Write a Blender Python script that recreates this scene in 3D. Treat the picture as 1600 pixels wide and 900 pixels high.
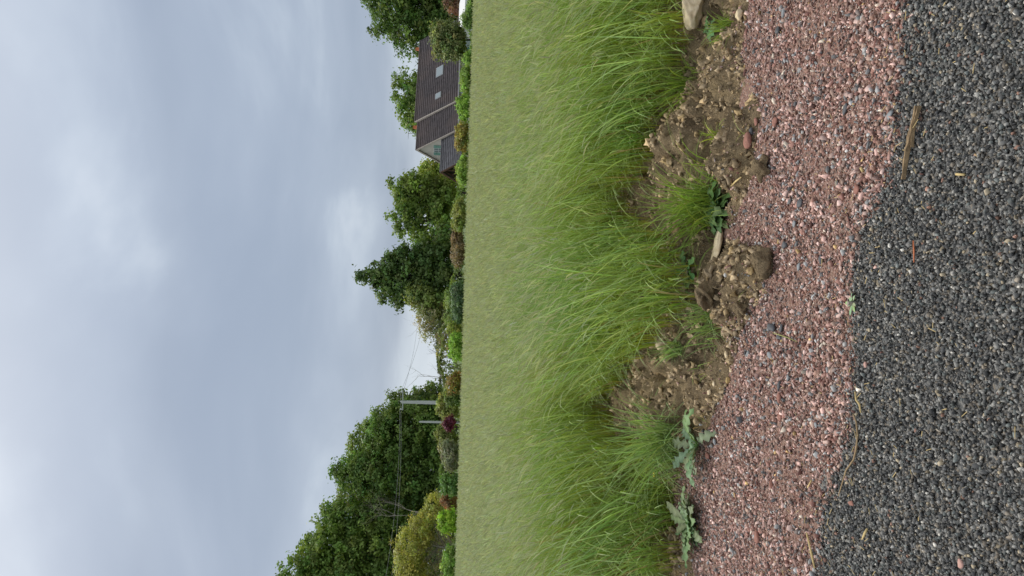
import bpy, bmesh, math, random
import numpy as np
from mathutils import Vector, Matrix

for o in list(bpy.data.objects):
    bpy.data.objects.remove(o, do_unlink=True)
S = bpy.context.scene
COL = S.collection
R = math.radians
random.seed(7)
rng = np.random.default_rng(7)

# ------------------------------------------------------------------ camera
# the photograph was taken with the phone turned: up in the place is left in the picture
F = 1155.0                      # focal length in pixels of the 1600-wide photograph
H = 1.65                        # eye height above the road
PITCH = math.atan(88.0 / F)
ROLL = R(1.8)
r0 = np.array([1.0, 0, 0]); u0 = np.array([0, math.sin(PITCH), math.cos(PITCH)])
FWD = np.array([0, math.cos(PITCH), -math.sin(PITCH)])
RIGHT = math.cos(ROLL) * r0 + math.sin(ROLL) * u0
DOWN = -(math.cos(ROLL) * u0 - math.sin(ROLL) * r0)
cam_d = bpy.data.cameras.new('camera')
cam = bpy.data.objects.new('camera', cam_d)
COL.objects.link(cam)
cam_d.sensor_fit = 'HORIZONTAL'; cam_d.sensor_width = 36.0
cam_d.lens = 36.0 * F / 1600.0
cam_d.clip_start = 0.05; cam_d.clip_end = 5000
m = Matrix.Identity(4)
for i in range(3):
    m[i][0] = DOWN[i]; m[i][1] = RIGHT[i]; m[i][2] = -FWD[i]
m.translation = Vector((0, 0, H))
cam.matrix_world = m
S.camera = cam

# ------------------------------------------------------------------ sky, sun, exposure
SUN_EL, SUN_AZ = 48.0, -30.0     # azimuth from straight ahead, minus is left
world = bpy.data.worlds.new('World'); S.world = world
world.use_nodes = True
nt = world.node_tree; nt.nodes.clear()
def N(t, **k):
    n = nt.nodes.new(t)
    for a, b in k.items(): setattr(n, a, b)
    return n
def L(a, b): nt.links.new(a, b)
def math_node(op, a, b=None, clamp=False):
    n = N('ShaderNodeMath', operation=op, use_clamp=clamp)
    for i, v in enumerate((a, b)):
        if v is None: continue
        if isinstance(v, (int, float)): n.inputs[i].default_value = v
        else: L(v, n.inputs[i])
    return n.outputs[0]
wout = N('ShaderNodeOutputWorld'); bg = N('ShaderNodeBackground')
bg.inputs['Strength'].default_value = 0.1
sky = N('ShaderNodeTexSky', sky_type='NISHITA', sun_disc=False)
sky.sun_elevation = R(SUN_EL); sky.sun_rotation = R(SUN_AZ); sky.air_density = 1.2; sky.dust_density = 2.0
tc = N('ShaderNodeTexCoord'); sep = N('ShaderNodeSeparateXYZ')
L(tc.outputs['Generated'], sep.inputs[0])
zz = math_node('MAXIMUM', sep.outputs[2], 0.0)
den = math_node('ADD', zz, 0.22)
cx = math_node('DIVIDE', sep.outputs[0], den); cy = math_node('DIVIDE', sep.outputs[1], den)
comb = N('ShaderNodeCombineXYZ'); L(cx, comb.inputs[0]); L(cy, comb.inputs[1]); comb.inputs[2].default_value = 3.1
n1 = N('ShaderNodeTexNoise'); n1.inputs['Scale'].default_value = 1.15; n1.inputs['Detail'].default_value = 6.0
n1.inputs['Roughness'].default_value = 0.47; n1.inputs['Distortion'].default_value = 0.35
L(comb.outputs[0], n1.inputs['Vector'])
ramp = N('ShaderNodeValToRGB')
cr = ramp.color_ramp; cr.interpolation = 'B_SPLINE'
cr.elements[0].position = 0.34; cr.elements[0].color = (0.34, 0.41, 0.53, 1)
cr.elements[1].position = 0.70; cr.elements[1].color = (0.80, 0.85, 0.92, 1)
e = cr.elements.new(0.52); e.color = (0.42, 0.49, 0.61, 1)
e = cr.elements.new(0.60); e.color = (0.52, 0.60, 0.71, 1)
L(n1.outputs['Fac'], ramp.inputs[0])
# break in the cloud low over the horizon
comb2 = N('ShaderNodeCombineXYZ'); L(sep.outputs[0], comb2.inputs[0]); L(sep.outputs[1], comb2.inputs[1])
L(math_node('MULTIPLY', sep.outputs[2], 5.0), comb2.inputs[2])
n2 = N('ShaderNodeTexNoise'); n2.inputs['Scale'].default_value = 3.2; n2.inputs['Detail'].default_value = 5.0
L(comb2.outputs[0], n2.inputs['Vector'])
wob = math_node('MULTIPLY', math_node('SUBTRACT', n2.outputs['Fac'], 0.5), 0.16)
low = math_node('ADD', zz, wob)
mr = N('ShaderNodeMapRange', interpolation_type='SMOOTHSTEP')
mr.inputs['From Min'].default_value = 0.02; mr.inputs['From Max'].default_value = 0.10
mr.inputs['To Min'].default_value = 0.75; mr.inputs['To Max'].default_value = 0.0
L(low, mr.inputs['Value'])
mix1 = N('ShaderNodeMix', data_type='RGBA'); L(mr.outputs[0], mix1.inputs['Factor'])
L(ramp.outputs[0], mix1.inputs['A']); mix1.inputs['B'].default_value = (0.72, 0.81, 0.90, 1)
# an overcast sky is brighter overhead
up = N('ShaderNodeMapRange'); up.inputs['To Min'].default_value = 5.9; up.inputs['To Max'].default_value = 13.0
up.inputs['From Min'].default_value = 0.35
L(zz, up.inputs['Value'])
grey = N('ShaderNodeMix', data_type='RGBA')
gf = N('ShaderNodeMapRange', interpolation_type='SMOOTHSTEP'); gf.inputs['From Min'].default_value = 0.3; gf.inputs['From Max'].default_value = 0.85; gf.inputs['To Max'].default_value = 0.85
L(zz, gf.inputs['Value']); L(gf.outputs[0], grey.inputs['Factor']); L(mix1.outputs['Result'], grey.inputs['A']); grey.inputs['B'].default_value = (0.62, 0.61, 0.59, 1)
sc = N('ShaderNodeVectorMath', operation='SCALE'); L(grey.outputs['Result'], sc.inputs[0]); L(up.outputs[0], sc.inputs['Scale'])
mix2 = N('ShaderNodeMix', data_type='RGBA'); mix2.inputs['Factor'].default_value = 0.93
L(sky.outputs[0], mix2.inputs['A']); L(sc.outputs[0], mix2.inputs['B'])
L(mix2.outputs['Result'], bg.inputs['Color']); L(bg.outputs[0], wout.inputs[0])

sun_d = bpy.data.lights.new('sun', 'SUN'); sun_d.energy = 1.5; sun_d.angle = R(14); sun_d.color = (1.0, 0.955, 0.89)
sun = bpy.data.objects.new('sun', sun_d); COL.objects.link(sun)
sv = Vector((math.sin(R(SUN_AZ)) * math.cos(R(SUN_EL)), math.cos(R(SUN_AZ)) * math.cos(R(SUN_EL)), math.sin(R(SUN_EL))))
sun.rotation_euler = sv.to_track_quat('Z', 'Y').to_euler()
sun.location = (0, 0, 60)
S.view_settings.view_transform = 'Standard'; S.view_settings.look = 'None'
S.view_settings.gamma = 1.0; S.view_settings.use_curve_mapping = False
S.view_settings.exposure = 0.68
S.render.engine = 'CYCLES'
S.render.resolution_x = 1024; S.render.resolution_y = 576

# ------------------------------------------------------------------ measuring helpers
def ray(px, py):
    return FWD * F + RIGHT * ((900.0 - py) - 450.0) + DOWN * (px - 800.0)
def P(px, py, Y):
    """point of the place seen at photograph pixel (px, py) that stands Y metres away"""
    d = ray(px, py); t = Y / d[1]
    return np.array([0, 0, H]) + d * t
def G(px, py, z=0.0):
    d = ray(px, py); t = (z - H) / d[2]
    return np.array([0, 0, H]) + d * t

# ------------------------------------------------------------------ noise
def _hash(ix, iy, seed):
    h = (ix.astype(np.int64) * 374761393 + iy.astype(np.int64) * 668265263 + seed * 1442695041) & 0xffffffff
    h = ((h ^ (h >> 13)) * 1274126177) & 0xffffffff
    return ((h ^ (h >> 16)) & 0xffff) / 65535.0
def vnoise(x, y, seed=0):
    x = np.asarray(x, float); y = np.asarray(y, float)
    ix = np.floor(x); iy = np.floor(y); fx = x - ix; fy = y - iy
    fx = fx * fx * fx * (fx * (fx * 6 - 15) + 10); fy = fy * fy * fy * (fy * (fy * 6 - 15) + 10)
    a = _hash(ix, iy, seed); b = _hash(ix + 1, iy, seed); c = _hash(ix, iy + 1, seed); d = _hash(ix + 1, iy + 1, seed)
    return (a + (b - a) * fx + (c - a) * fy + (a - b - c + d) * fx * fy) * 2 - 1
def fbm(x, y, scale, octs=3, seed=0, gain=0.5):
    s = 0; a = 1.0; f = 1.0 / scale
    for k in range(octs):
        s = s + a * vnoise(x * f, y * f, seed + k * 17); a *= gain; f *= 2.03
    return s
def sstep(a, b, x):
    t = np.clip((x - a) / (b - a), 0, 1); return t * t * (3 - 2 * t)

# ------------------------------------------------------------------ object helpers
def tag(o, label=None, cat=None, group=None, kind=None):
    if label: o['label'] = label
    if cat: o['category'] = cat
    if group: o['group'] = group
    if kind: o['kind'] = kind
    return o
def empty(name, loc, label=None, cat=None, group=None, rz=0.0):
    o = bpy.data.objects.new(name, None); COL.objects.link(o)
    o.location = tuple(float(v) for v in loc); o.rotation_euler = (0, 0, rz); o.empty_display_size = 0.2
    return tag(o, label, cat, group)
def link(name, me, mat=None, parent=None, loc=None):
    o = bpy.data.objects.new(name, me); COL.objects.link(o)
    if mat is not None and not me.materials: me.materials.append(mat)
    if parent is not None: o.parent = parent
    if loc is not None: o.location = tuple(float(v) for v in loc)
    return o
def npmesh(name, V, Fc, col=None, smooth=False):
    """V (n,3), Fc (m,k) of one polygon size"""
    V = np.asarray(V, np.float32); Fc = np.asarray(Fc, np.int32)
    me = bpy.data.meshes.new(name)
    me.vertices.add(len(V)); me.vertices.foreach_set('co', V.ravel())
    k = Fc.shape[1]
    me.loops.add(Fc.size); me.loops.foreach_set('vertex_index', Fc.ravel())
    me.polygons.add(len(Fc)); me.polygons.foreach_set('loop_start', np.arange(0, Fc.size, k, dtype=np.int32))
    if smooth: me.polygons.foreach_set('use_smooth', np.ones(len(Fc), bool))
    if col is not None:
        a = me.attributes.new('col', 'FLOAT_COLOR', 'POINT')
        c = np.ones((len(V), 4), np.float32); c[:, :3] = col; a.data.foreach_set('color', c.ravel())
    me.update(calc_edges=True)
    return me
def pymesh(name, V, Fc, smooth=False):
    me = bpy.data.meshes.new(name); me.from_pydata([tuple(map(float, v)) for v in V], [], Fc)
    if smooth:
        for p in me.polygons: p.use_smooth = True
    me.update(); return me
class MB:
    """collects boxes, prisms and tubes into one mesh"""
    def __init__(s): s.v = []; s.f = []
    def add(s, V, Fc):
        b = len(s.v); s.v += [tuple(map(float, v)) for v in V]; s.f += [tuple(i + b for i in f) for f in Fc]
    def box(s, x0, x1, y0, y1, z0, z1):
        s.add([(x0,y0,z0),(x1,y0,z0),(x1,y1,z0),(x0,y1,z0),(x0,y0,z1),(x1,y0,z1),(x1,y1,z1),(x0,y1,z1)],
              [(3,2,1,0),(4,5,6,7),(0,1,5,4),(1,2,6,5),(2,3,7,6),(3,0,4,7)])
    def hexa(s, c8):
        s.add(c8, [(3,2,1,0),(4,5,6,7),(0,1,5,4),(1,2,6,5),(2,3,7,6),(3,0,4,7)])
    def beam(s, a, b, w, h):
        a = Vector(a); b = Vector(b); d = (b - a).normalized()
        sd = d.cross(Vector((0, 0, 1)))
        if sd.length < 1e-4: sd = Vector((1, 0, 0))
        sd.normalize(); u = sd.cross(d).normalized()
        sd *= w / 2; u *= h / 2
        s.hexa([a - sd - u, a + sd - u, b + sd - u, b - sd - u, a - sd + u, a + sd + u, b + sd + u, b - sd + u])
    def tube(s, pts, rad, n=6):
        pts = [Vector(p) for p in pts]; b = len(s.v)
        if not hasattr(rad, '__len__'): rad = [rad] * len(pts)
        for i, p in enumerate(pts):
            d = (pts[min(i + 1, len(pts) - 1)] - pts[max(i - 1, 0)])
            d = d.normalized() if d.length > 1e-9 else Vector((0, 0, 1))
            a = d.cross(Vector((0.31, 0.17, 0.93)));
            if a.length < 0.05: a = d.cross(Vector((1, 0, 0)))
            a.normalize(); c = d.cross(a)
            for k in range(n):
                t = 2 * math.pi * k / n
                s.v.append(tuple(p + (a * math.cos(t) + c * math.sin(t)) * rad[i]))
        for i in range(len(pts) - 1):
            for k in range(n):
                q = (k + 1) % n
                s.f.append((b + i * n + k, b + i * n + q, b + (i + 1) * n + q, b + (i + 1) * n + k))
        s.f.append(tuple(b + k for k in range(n))[::-1])
        s.f.append(tuple(b + (len(pts) - 1) * n + k for k in range(n)))
    def build(s, name, mat, parent=None, loc=None, smooth=False):
        return link(name, pymesh(name, s.v, s.f, smooth), mat, parent, loc)

# ------------------------------------------------------------------ materials
def new_mat(name):
    mt = bpy.data.materials.new(name); mt.use_nodes = True
    t = mt.node_tree; b = t.nodes['Principled BSDF']; return mt, t, b
def plain(name, c, rough=0.7, var=0.25, scale=6.0, bump=0.0, c2=None, spec=0.3, coord='Object'):
    mt, t, b = new_mat(name)
    tcn = t.nodes.new('ShaderNodeTexCoord'); ns = t.nodes.new('ShaderNodeTexNoise')
    ns.inputs['Scale'].default_value = scale; ns.inputs['Detail'].default_value = 6; ns.inputs['Roughness'].default_value = 0.62
    t.links.new(tcn.outputs[coord], ns.inputs['Vector'])
    rp = t.nodes.new('ShaderNodeValToRGB'); t.links.new(ns.outputs['Fac'], rp.inputs[0])
    lo = c2 if c2 else tuple(v * (1 - var) for v in c)
    hi = tuple(min(1, v * (1 + var * 0.6)) for v in c)
    rp.color_ramp.elements[0].position = 0.3; rp.color_ramp.elements[0].color = (*lo, 1)
    rp.color_ramp.elements[1].position = 0.7; rp.color_ramp.elements[1].color = (*hi, 1)
    t.links.new(rp.outputs[0], b.inputs['Base Color'])
    b.inputs['Roughness'].default_value = rough; b.inputs['Specular IOR Level'].default_value = spec
    if bump:
        bp = t.nodes.new('ShaderNodeBump'); bp.inputs['Strength'].default_value = bump; bp.inputs['Distance'].default_value = 0.02
        t.links.new(ns.outputs['Fac'], bp.inputs['Height']); t.links.new(bp.outputs[0], b.inputs['Normal'])
    return mt
def leafy(name, attr=True, c=(0.1, 0.15, 0.05), trans=0.35, rough=0.55, spec=0.25, tmul=(1.15, 1.2, 0.6), gain=1.0):
    """two-sided leaf: colour per leaf, some light passes through"""
    mt, t, b = new_mat(name)
    out = [n for n in t.nodes if n.type == 'OUTPUT_MATERIAL'][0]
    mx = t.nodes.new('ShaderNodeMixShader'); tr = t.nodes.new('ShaderNodeBsdfTranslucent')
    mx.inputs[0].default_value = trans
    mul = t.nodes.new('ShaderNodeMix'); mul.data_type = 'RGBA'; mul.blend_type = 'MULTIPLY'; mul.inputs['Factor'].default_value = 1.0
    mul.inputs['B'].default_value = (*tmul, 1)
    if attr:
        at = t.nodes.new('ShaderNodeAttribute'); at.attribute_name = 'col'
        t.links.new(at.outputs['Color'], b.inputs['Base Color']); t.links.new(at.outputs['Color'], mul.inputs['A'])
    else:
        b.inputs['Base Color'].default_value = (*c, 1); mul.inputs['A'].default_value = (*c, 1)
    t.links.new(mul.outputs['Result'], tr.inputs['Color'])
    b.inputs['Roughness'].default_value = rough; b.inputs['Specular IOR Level'].default_value = spec
    t.links.new(b.outputs[0], mx.inputs[1]); t.links.new(tr.outputs[0], mx.inputs[2]); t.links.new(mx.outputs[0], out.inputs['Surface'])
    return mt

M_leaf = leafy('tree_leaf', trans=0.38)
M_grass = leafy('grass_blade', trans=0.32, rough=0.5, spec=0.3, tmul=(1.1, 1.1, 0.55))
M_weed = leafy('weed_leaf', trans=0.18, rough=0.6, spec=0.25)
M_bark = plain('bark', (0.10, 0.085, 0.065), 0.9, 0.4, 8, 0.4)
M_palebark = plain('pale_bark', (0.34, 0.30, 0.25), 0.85, 0.3, 6, 0.3)
M_pole = plain('concrete_pole', (0.55, 0.56, 0.55), 0.8, 0.12, 2)
M_wire = plain('wire', (0.25, 0.25, 0.26), 0.5, 0.1, 2)
M_render = plain('cream_render', (0.66, 0.61, 0.53), 0.9, 0.12, 1.5, 0.1)
M_verge = plain('verge_mortar', (0.52, 0.45, 0.39), 0.9, 0.15, 3)
M_white = plain('white_paint', (0.75, 0.76, 0.75), 0.6, 0.08, 2)
M_shutter = plain('green_shutter', (0.22, 0.40, 0.33), 0.6, 0.1, 4)
M_teal = plain('teal_paint', (0.08, 0.24, 0.20), 0.6, 0.1, 4)
M_timber = plain('dark_timber', (0.13, 0.075, 0.05), 0.8, 0.3, 5)
M_dark = plain('dark_gap', (0.02, 0.02, 0.02), 0.8, 0.1, 3)
M_pot = plain('chimney_pot', (0.60, 0.20, 0.09), 0.8, 0.15, 5)
M_steel = plain('galvanised_steel', (0.42, 0.43, 0.44), 0.4, 0.1, 5)
def glass_mat():
    mt, t, b = new_mat('window_glass')
    b.inputs['Base Color'].default_value = (0.30, 0.36, 0.38, 1); b.inputs['Roughness'].default_value = 0.08
    b.inputs['Specular IOR Level'].default_value = 1.0; b.inputs['Metallic'].default_value = 0.25
    return mt
M_glass = glass_mat()
def tile_mat(name, base, warm, weather):
    """clay tiles: joints across each course, weathering patches; colour only"""
    mt, t, b = new_mat(name)
    tcn = t.nodes.new('ShaderNodeTexCoord')
    mp = t.nodes.new('ShaderNodeMapping'); mp.inputs['Scale'].default_value = (4.4, 0.35, 0.35)
    t.links.new(tcn.outputs['Object'], mp.inputs[0])
    vr = t.nodes.new('ShaderNodeTexVoronoi'); vr.inputs['Scale'].default_value = 1.0; vr.voronoi_dimensions = '3D'
    mp2 = t.nodes.new('ShaderNodeMapping'); mp2.inputs['Scale'].default_value = (3.5, 5.0, 5.0)
    t.links.new(tcn.outputs['Object'], mp2.inputs[0]); t.links.new(mp2.outputs[0], vr.inputs['Vector'])
    n_big = t.nodes.new('ShaderNodeTexNoise'); n_big.inputs['Scale'].default_value = 0.35; n_big.inputs['Detail'].default_value = 4
    t.links.new(tcn.outputs['Object'], n_big.inputs['Vector'])
    hs = t.nodes.new('ShaderNodeSeparateColor'); t.links.new(vr.outputs['Color'], hs.inputs[0])
    rp = t.nodes.new('ShaderNodeValToRGB'); t.links.new(hs.outputs[0], rp.inputs[0])
    rp.color_ramp.elements[0].color = (*(v * 0.75 for v in base), 1); rp.color_ramp.elements[1].color = (*(v * 1.3 for v in base), 1)
    mx = t.nodes.new('ShaderNodeMix'); mx.data_type = 'RGBA'
    r2 = t.nodes.new('ShaderNodeMapRange'); r2.inputs['From Min'].default_value = 0.45; r2.inputs['From Max'].default_value = 0.7
    r2.inputs['To Max'].default_value = weather
    t.links.new(n_big.outputs['Fac'], r2.inputs['Value']); t.links.new(r2.outputs[0], mx.inputs['Factor'])
    t.links.new(rp.outputs[0], mx.inputs['A']); mx.inputs['B'].default_value = (*warm, 1)
    t.links.new(mx.outputs['Result'], b.inputs['Base Color']); b.inputs['Roughness'].default_value = 0.8
    return mt
M_tile = tile_mat('clay_tiles', (0.085, 0.070, 0.072), (0.16, 0.115, 0.10), 0.6)
M_slate = tile_mat('grey_tiles', (0.115, 0.11, 0.12), (0.16, 0.155, 0.16), 0.5)

# ------------------------------------------------------------------ lines of the ground, measured
def edge_fn(pts, z, jit):
    g = sorted([tuple(G(px, py, z)[:2]) for px, py in pts])
    gx = np.array([a for a, _ in g]); gy = np.array([b for _, b in g])
    s0 = (gy[-1] - gy[0]) / (gx[-1] - gx[0])
    def f(x):
        x = np.asarray(x, float)
        y = np.interp(x, gx, gy)
        y = np.where(x < gx[0], gy[0] + s0 * (x - gx[0]), y); y = np.where(x > gx[-1], gy[-1] + s0 * (x - gx[-1]), y)
        return y + jit * fbm(x, x * 0 + 3.3, 0.25, 3, 5)
    return f
road_edge = edge_fn([(1412, -40), (1408, 60), (1402, 150), (1395, 250), (1378, 300), (1345, 370), (1335, 450), (1332, 550), (1330, 650), (1315, 720), (1290, 790), (1278, 900), (1270, 960)], 0.0, 0.025)
soil_edge = edge_fn([(1165, -60), (1165, 0), (1155, 60), (1150, 100), (1180, 170), (1165, 280), (1150, 330), (1135, 370), (1190, 400), (1190, 450), (1150, 520), (1132, 600), (1100, 680), (1058, 740), (1045, 800), (1075, 870), (1085, 960)], 0.03, 0.03)
grass_edge = edge_fn([(1090, -60), (1088, 0), (1085, 110), (1060, 150), (1035, 200), (1025, 260), (985, 300), (1000, 335), (1060, 375), (1085, 410), (1090, 460), (1065, 500), (1030, 545), (985, 600), (955, 635), (985, 665), (1015, 700), (1015, 740), (1035, 800), (1040, 860), (1040, 960)], 0.13, 0.04)

HEAPS = [  # (px, py, height, radius) loose soil heaped along the verge
    (1095, 190, 0.10, 0.28), (1075, 240, 0.10, 0.25), (1140, 235, 0.09, 0.16), (1150, 260, 0.07, 0.14), (1120, 150, 0.06, 0.2), (1130, 105, 0.05, 0.18),
    (1120, 455, 0.13, 0.17), (1160, 420, 0.12, 0.16), (1140, 495, 0.07, 0.16), (1085, 535, 0.09, 0.28), (1040, 610, 0.10, 0.35), (1090, 570, 0.06, 0.22),
    (1000, 640, 0.06, 0.3), (1045, 855, 0.06, 0.15), (1040, 720, 0.04, 0.2), (1010, 320, 0.06, 0.3), (1080, 385, 0.05, 0.2)]
heap_xy = [(G(a, b, 0.06)[0], G(a, b, 0.06)[1], h, r) for a, b, h, r in HEAPS]
def soil_h(x, y, fine=True):
    x = np.asarray(x, float); y = np.asarray(y, float)
    t = y - soil_edge(x)
    z = -0.05 + 0.055 * sstep(-0.12, 0.06, t) + 0.125 * sstep(0.0, 1.3, t)
    for hx, hy, hh, hr in heap_xy:
        z = z + hh * np.exp(-((x - hx) ** 2 + (y - hy) ** 2) / (2 * (hr * 0.62) ** 2))
    if fine:
        a = sstep(-0.08, 0.25, t) * (1 - 0.7 * sstep(1.6, 2.6, t))
        wx = x + 0.03 * fbm(x, y, 0.12, 2, 33); wy = y + 0.03 * fbm(x, y, 0.12, 2, 35)
        bil = 0.050 * np.abs(vnoise(wx / 0.17, wy / 0.17, 31)) + 0.034 * np.abs(vnoise(wx / 0.075, wy / 0.075, 37)) + 0.018 * np.abs(vnoise(wx / 0.036, wy / 0.036, 39))
        z = z + a * (0.040 * fbm(x, y, 0.30, 3, 11) + 1.35 * bil - 0.03 + 0.012 * vnoise(x / 0.021, y / 0.021, 43) - 0.05 * sstep(0.45, 0.8, vnoise(wx / 0.10, wy / 0.10, 49)))
    return z
FIELD_Z = 0.095

# ------------------------------------------------------------------ structure: ground sheets
def grid(xs, ys, zf):
    X, Y = np.meshgrid(xs, ys); Z = zf(X, Y)
    V = np.stack([X, Y, Z], -1).reshape(-1, 3); n = len(xs)
    i = (np.arange(len(ys) - 1)[:, None] * n + np.arange(n - 1)[None, :]).ravel()
    return V, np.stack([i, i + 1, i + 1 + n, i + n], 1)
def spread(lo, hi, step, far):
    core = np.arange(lo, hi + 1e-6, step); k = np.array([0.3, 0.8, 1.8, 4, 9, 20, 45, far])
    return np.concatenate([(lo - k)[::-1], core, hi + k])

def turf_mat():
    mt = plain('turf', (0.11, 0.15, 0.045), 0.95, 0.4, 0.4, 0, c2=(0.06, 0.085, 0.03))
    return mt
V, Fc = grid(np.array([-2500, -400, -80, 0, 80, 400, 2500.]), np.array([-300, -40, 0, 40, 120, 500, 3000.]), lambda x, y: -0.30 + 0 * x)
tag(link('ground', npmesh('ground', V, Fc), turf_mat()), kind='structure')

def soil_material():
    mt, t, b = new_mat('loam')
    tcn = t.nodes.new('ShaderNodeTexCoord')
    def noise(s, d=6, ro=0.65):
        n = t.nodes.new('ShaderNodeTexNoise'); n.inputs['Scale'].default_value = s; n.inputs['Detail'].default_value = d
        n.inputs['Roughness'].default_value = ro; t.links.new(tcn.outputs['Object'], n.inputs['Vector']); return n.outputs['Fac']
    rp = t.nodes.new('ShaderNodeValToRGB'); t.links.new(noise(3.5), rp.inputs[0])
    els = rp.color_ramp.elements
    els[0].position = 0.3; els[0].color = (0.31, 0.23, 0.145, 1); els[1].position = 0.72; els[1].color = (0.56, 0.43, 0.25, 1)
    e2 = els.new(0.5); e2.color = (0.43, 0.33, 0.205, 1)
    r2 = t.nodes.new('ShaderNodeValToRGB'); t.links.new(noise(90, 4), r2.inputs[0])
    r2.color_ramp.elements[0].position = 0.33; r2.color_ramp.elements[0].color = (0.80, 0.79, 0.77, 1)
    r2.color_ramp.elements[1].position = 0.7; r2.color_ramp.elements[1].color = (1.2, 1.18, 1.12, 1)
    mx = t.nodes.new('ShaderNodeMix'); mx.data_type = 'RGBA'; mx.blend_type = 'MULTIPLY'; mx.inputs['Factor'].default_value = 1
    t.links.new(rp.outputs[0], mx.inputs['A']); t.links.new(r2.outputs[0], mx.inputs['B'])
    t.links.new(mx.outputs['Result'], b.inputs['Base Color']); b.inputs['Roughness'].default_value = 0.95; b.inputs['Specular IOR Level'].default_value = 0.1
    bp = t.nodes.new('ShaderNodeBump'); bp.inputs['Strength'].default_value = 1.0; bp.inputs['Distance'].default_value = 0.09
    t.links.new(noise(30, 8, 0.75), bp.inputs['Height']); t.links.new(bp.outputs[0], b.inputs['Normal'])
    return mt
M_soil = soil_material()
xs = spread(-4.0, 4.0, 0.016, 60); T = np.concatenate([np.arange(-0.3, 1.9, 0.016), np.arange(1.9, 3.6, 0.06)])
X, TT = np.meshgrid(xs, T); Yg = soil_edge(X) + TT; Zg = soil_h(X, Yg)
n = len(xs); i = (np.arange(len(T) - 1)[:, None] * n + np.arange(n - 1)[None, :]).ravel()
tag(link('soil_bank', npmesh('soil_bank', np.stack([X, Yg, Zg], -1).reshape(-1, 3), np.stack([i, i + 1, i + 1 + n, i + n], 1), smooth=True), M_soil), kind='structure')
# field floor from behind the bank to the gardens
T = np.array([2.4, 5, 10, 20, 35, 50.0])
X, TT = np.meshgrid(np.linspace(-70, 70, 60), T); Yg = np.where(TT < 6, soil_edge(X) + TT, np.maximum(TT + 5, soil_edge(X) + 5.5)); Zg = FIELD_Z + 0 * X
n = 60; i = (np.arange(len(T) - 1)[:, None] * n + np.arange(n - 1)[None, :]).ravel()
M_fieldsoil = plain('field_floor', (0.10, 0.11, 0.04), 0.95, 0.35, 2.0)
tag(link('field', npmesh('field', np.stack([X, Yg, Zg], -1).reshape(-1, 3), np.stack([i, i + 1, i + 1 + n, i + n], 1)), M_fieldsoil), kind='structure')

def grit_material(name, cols, scale, sand, sand_amt, bumpd):
    mt, t, b = new_mat(name)
    tcn = t.nodes.new('ShaderNodeTexCoord')
    vr = t.nodes.new('ShaderNodeTexVoronoi'); vr.inputs['Scale'].default_value = scale; t.links.new(tcn.outputs['Object'], vr.inputs['Vector'])
    hs = t.nodes.new('ShaderNodeSeparateColor'); t.links.new(vr.outputs['Color'], hs.inputs[0])
    rp = t.nodes.new('ShaderNodeValToRGB'); rp.color_ramp.interpolation = 'CONSTANT'
    els = rp.color_ramp.elements; els[0].color = (*cols[0], 1); els[1].position = 1 / len(cols); els[1].color = (*cols[1], 1)
    for k, c in enumerate(cols[2:], 2):
        q = els.new(k / len(cols)); q.color = (*c, 1)
    t.links.new(hs.outputs[0], rp.inputs[0])
    ns = t.nodes.new('ShaderNodeTexNoise'); ns.inputs['Scale'].default_value = 2.2; ns.inputs['Detail'].default_value = 7; ns.inputs['Roughness'].default_value = 0.7
    t.links.new(tcn.outputs['Object'], ns.inputs['Vector'])
    r2 = t.nodes.new('ShaderNodeMapRange'); r2.inputs['From Min'].default_value = 0.35; r2.inputs['From Max'].default_value = 0.65; r2.inputs['To Max'].default_value = sand_amt
    t.links.new(ns.outputs['Fac'], r2.inputs['Value'])
    mx = t.nodes.new('ShaderNodeMix'); mx.data_type = 'RGBA'; t.links.new(r2.outputs[0], mx.inputs['Factor'])
    t.links.new(rp.outputs[0], mx.inputs['A']); mx.inputs['B'].default_value = (*sand, 1)
    t.links.new(mx.outputs['Result'], b.inputs['Base Color']); b.inputs['Roughness'].default_value = 0.9; b.inputs['Specular IOR Level'].default_value = 0.15
    bp = t.nodes.new('ShaderNodeBump'); bp.invert = True; bp.inputs['Strength'].default_value = 0.9; bp.inputs['Distance'].default_value = bumpd
    t.links.new(vr.outputs['Distance'], bp.inputs['Height']); t.links.new(bp.outputs[0], b.inputs['Normal'])
    return mt
REDS = [(0.27, 0.145, 0.115), (0.33, 0.20, 0.165), (0.20, 0.10, 0.08), (0.42, 0.30, 0.255), (0.27, 0.16, 0.12), (0.18, 0.145, 0.13), (0.31, 0.215, 0.17)]
GREYS = [(0.125, 0.125, 0.12), (0.215, 0.21, 0.195), (0.075, 0.076, 0.076), (0.31, 0.30, 0.275), (0.165, 0.162, 0.153), (0.25, 0.215, 0.17)]
M_redbed = grit_material('red_grit', REDS, 110, (0.31, 0.195, 0.14), 0.35, 0.012)
M_blackbed = grit_material('black_grit', GREYS, 120, (0.06, 0.064, 0.07), 0.4, 0.006)

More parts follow.
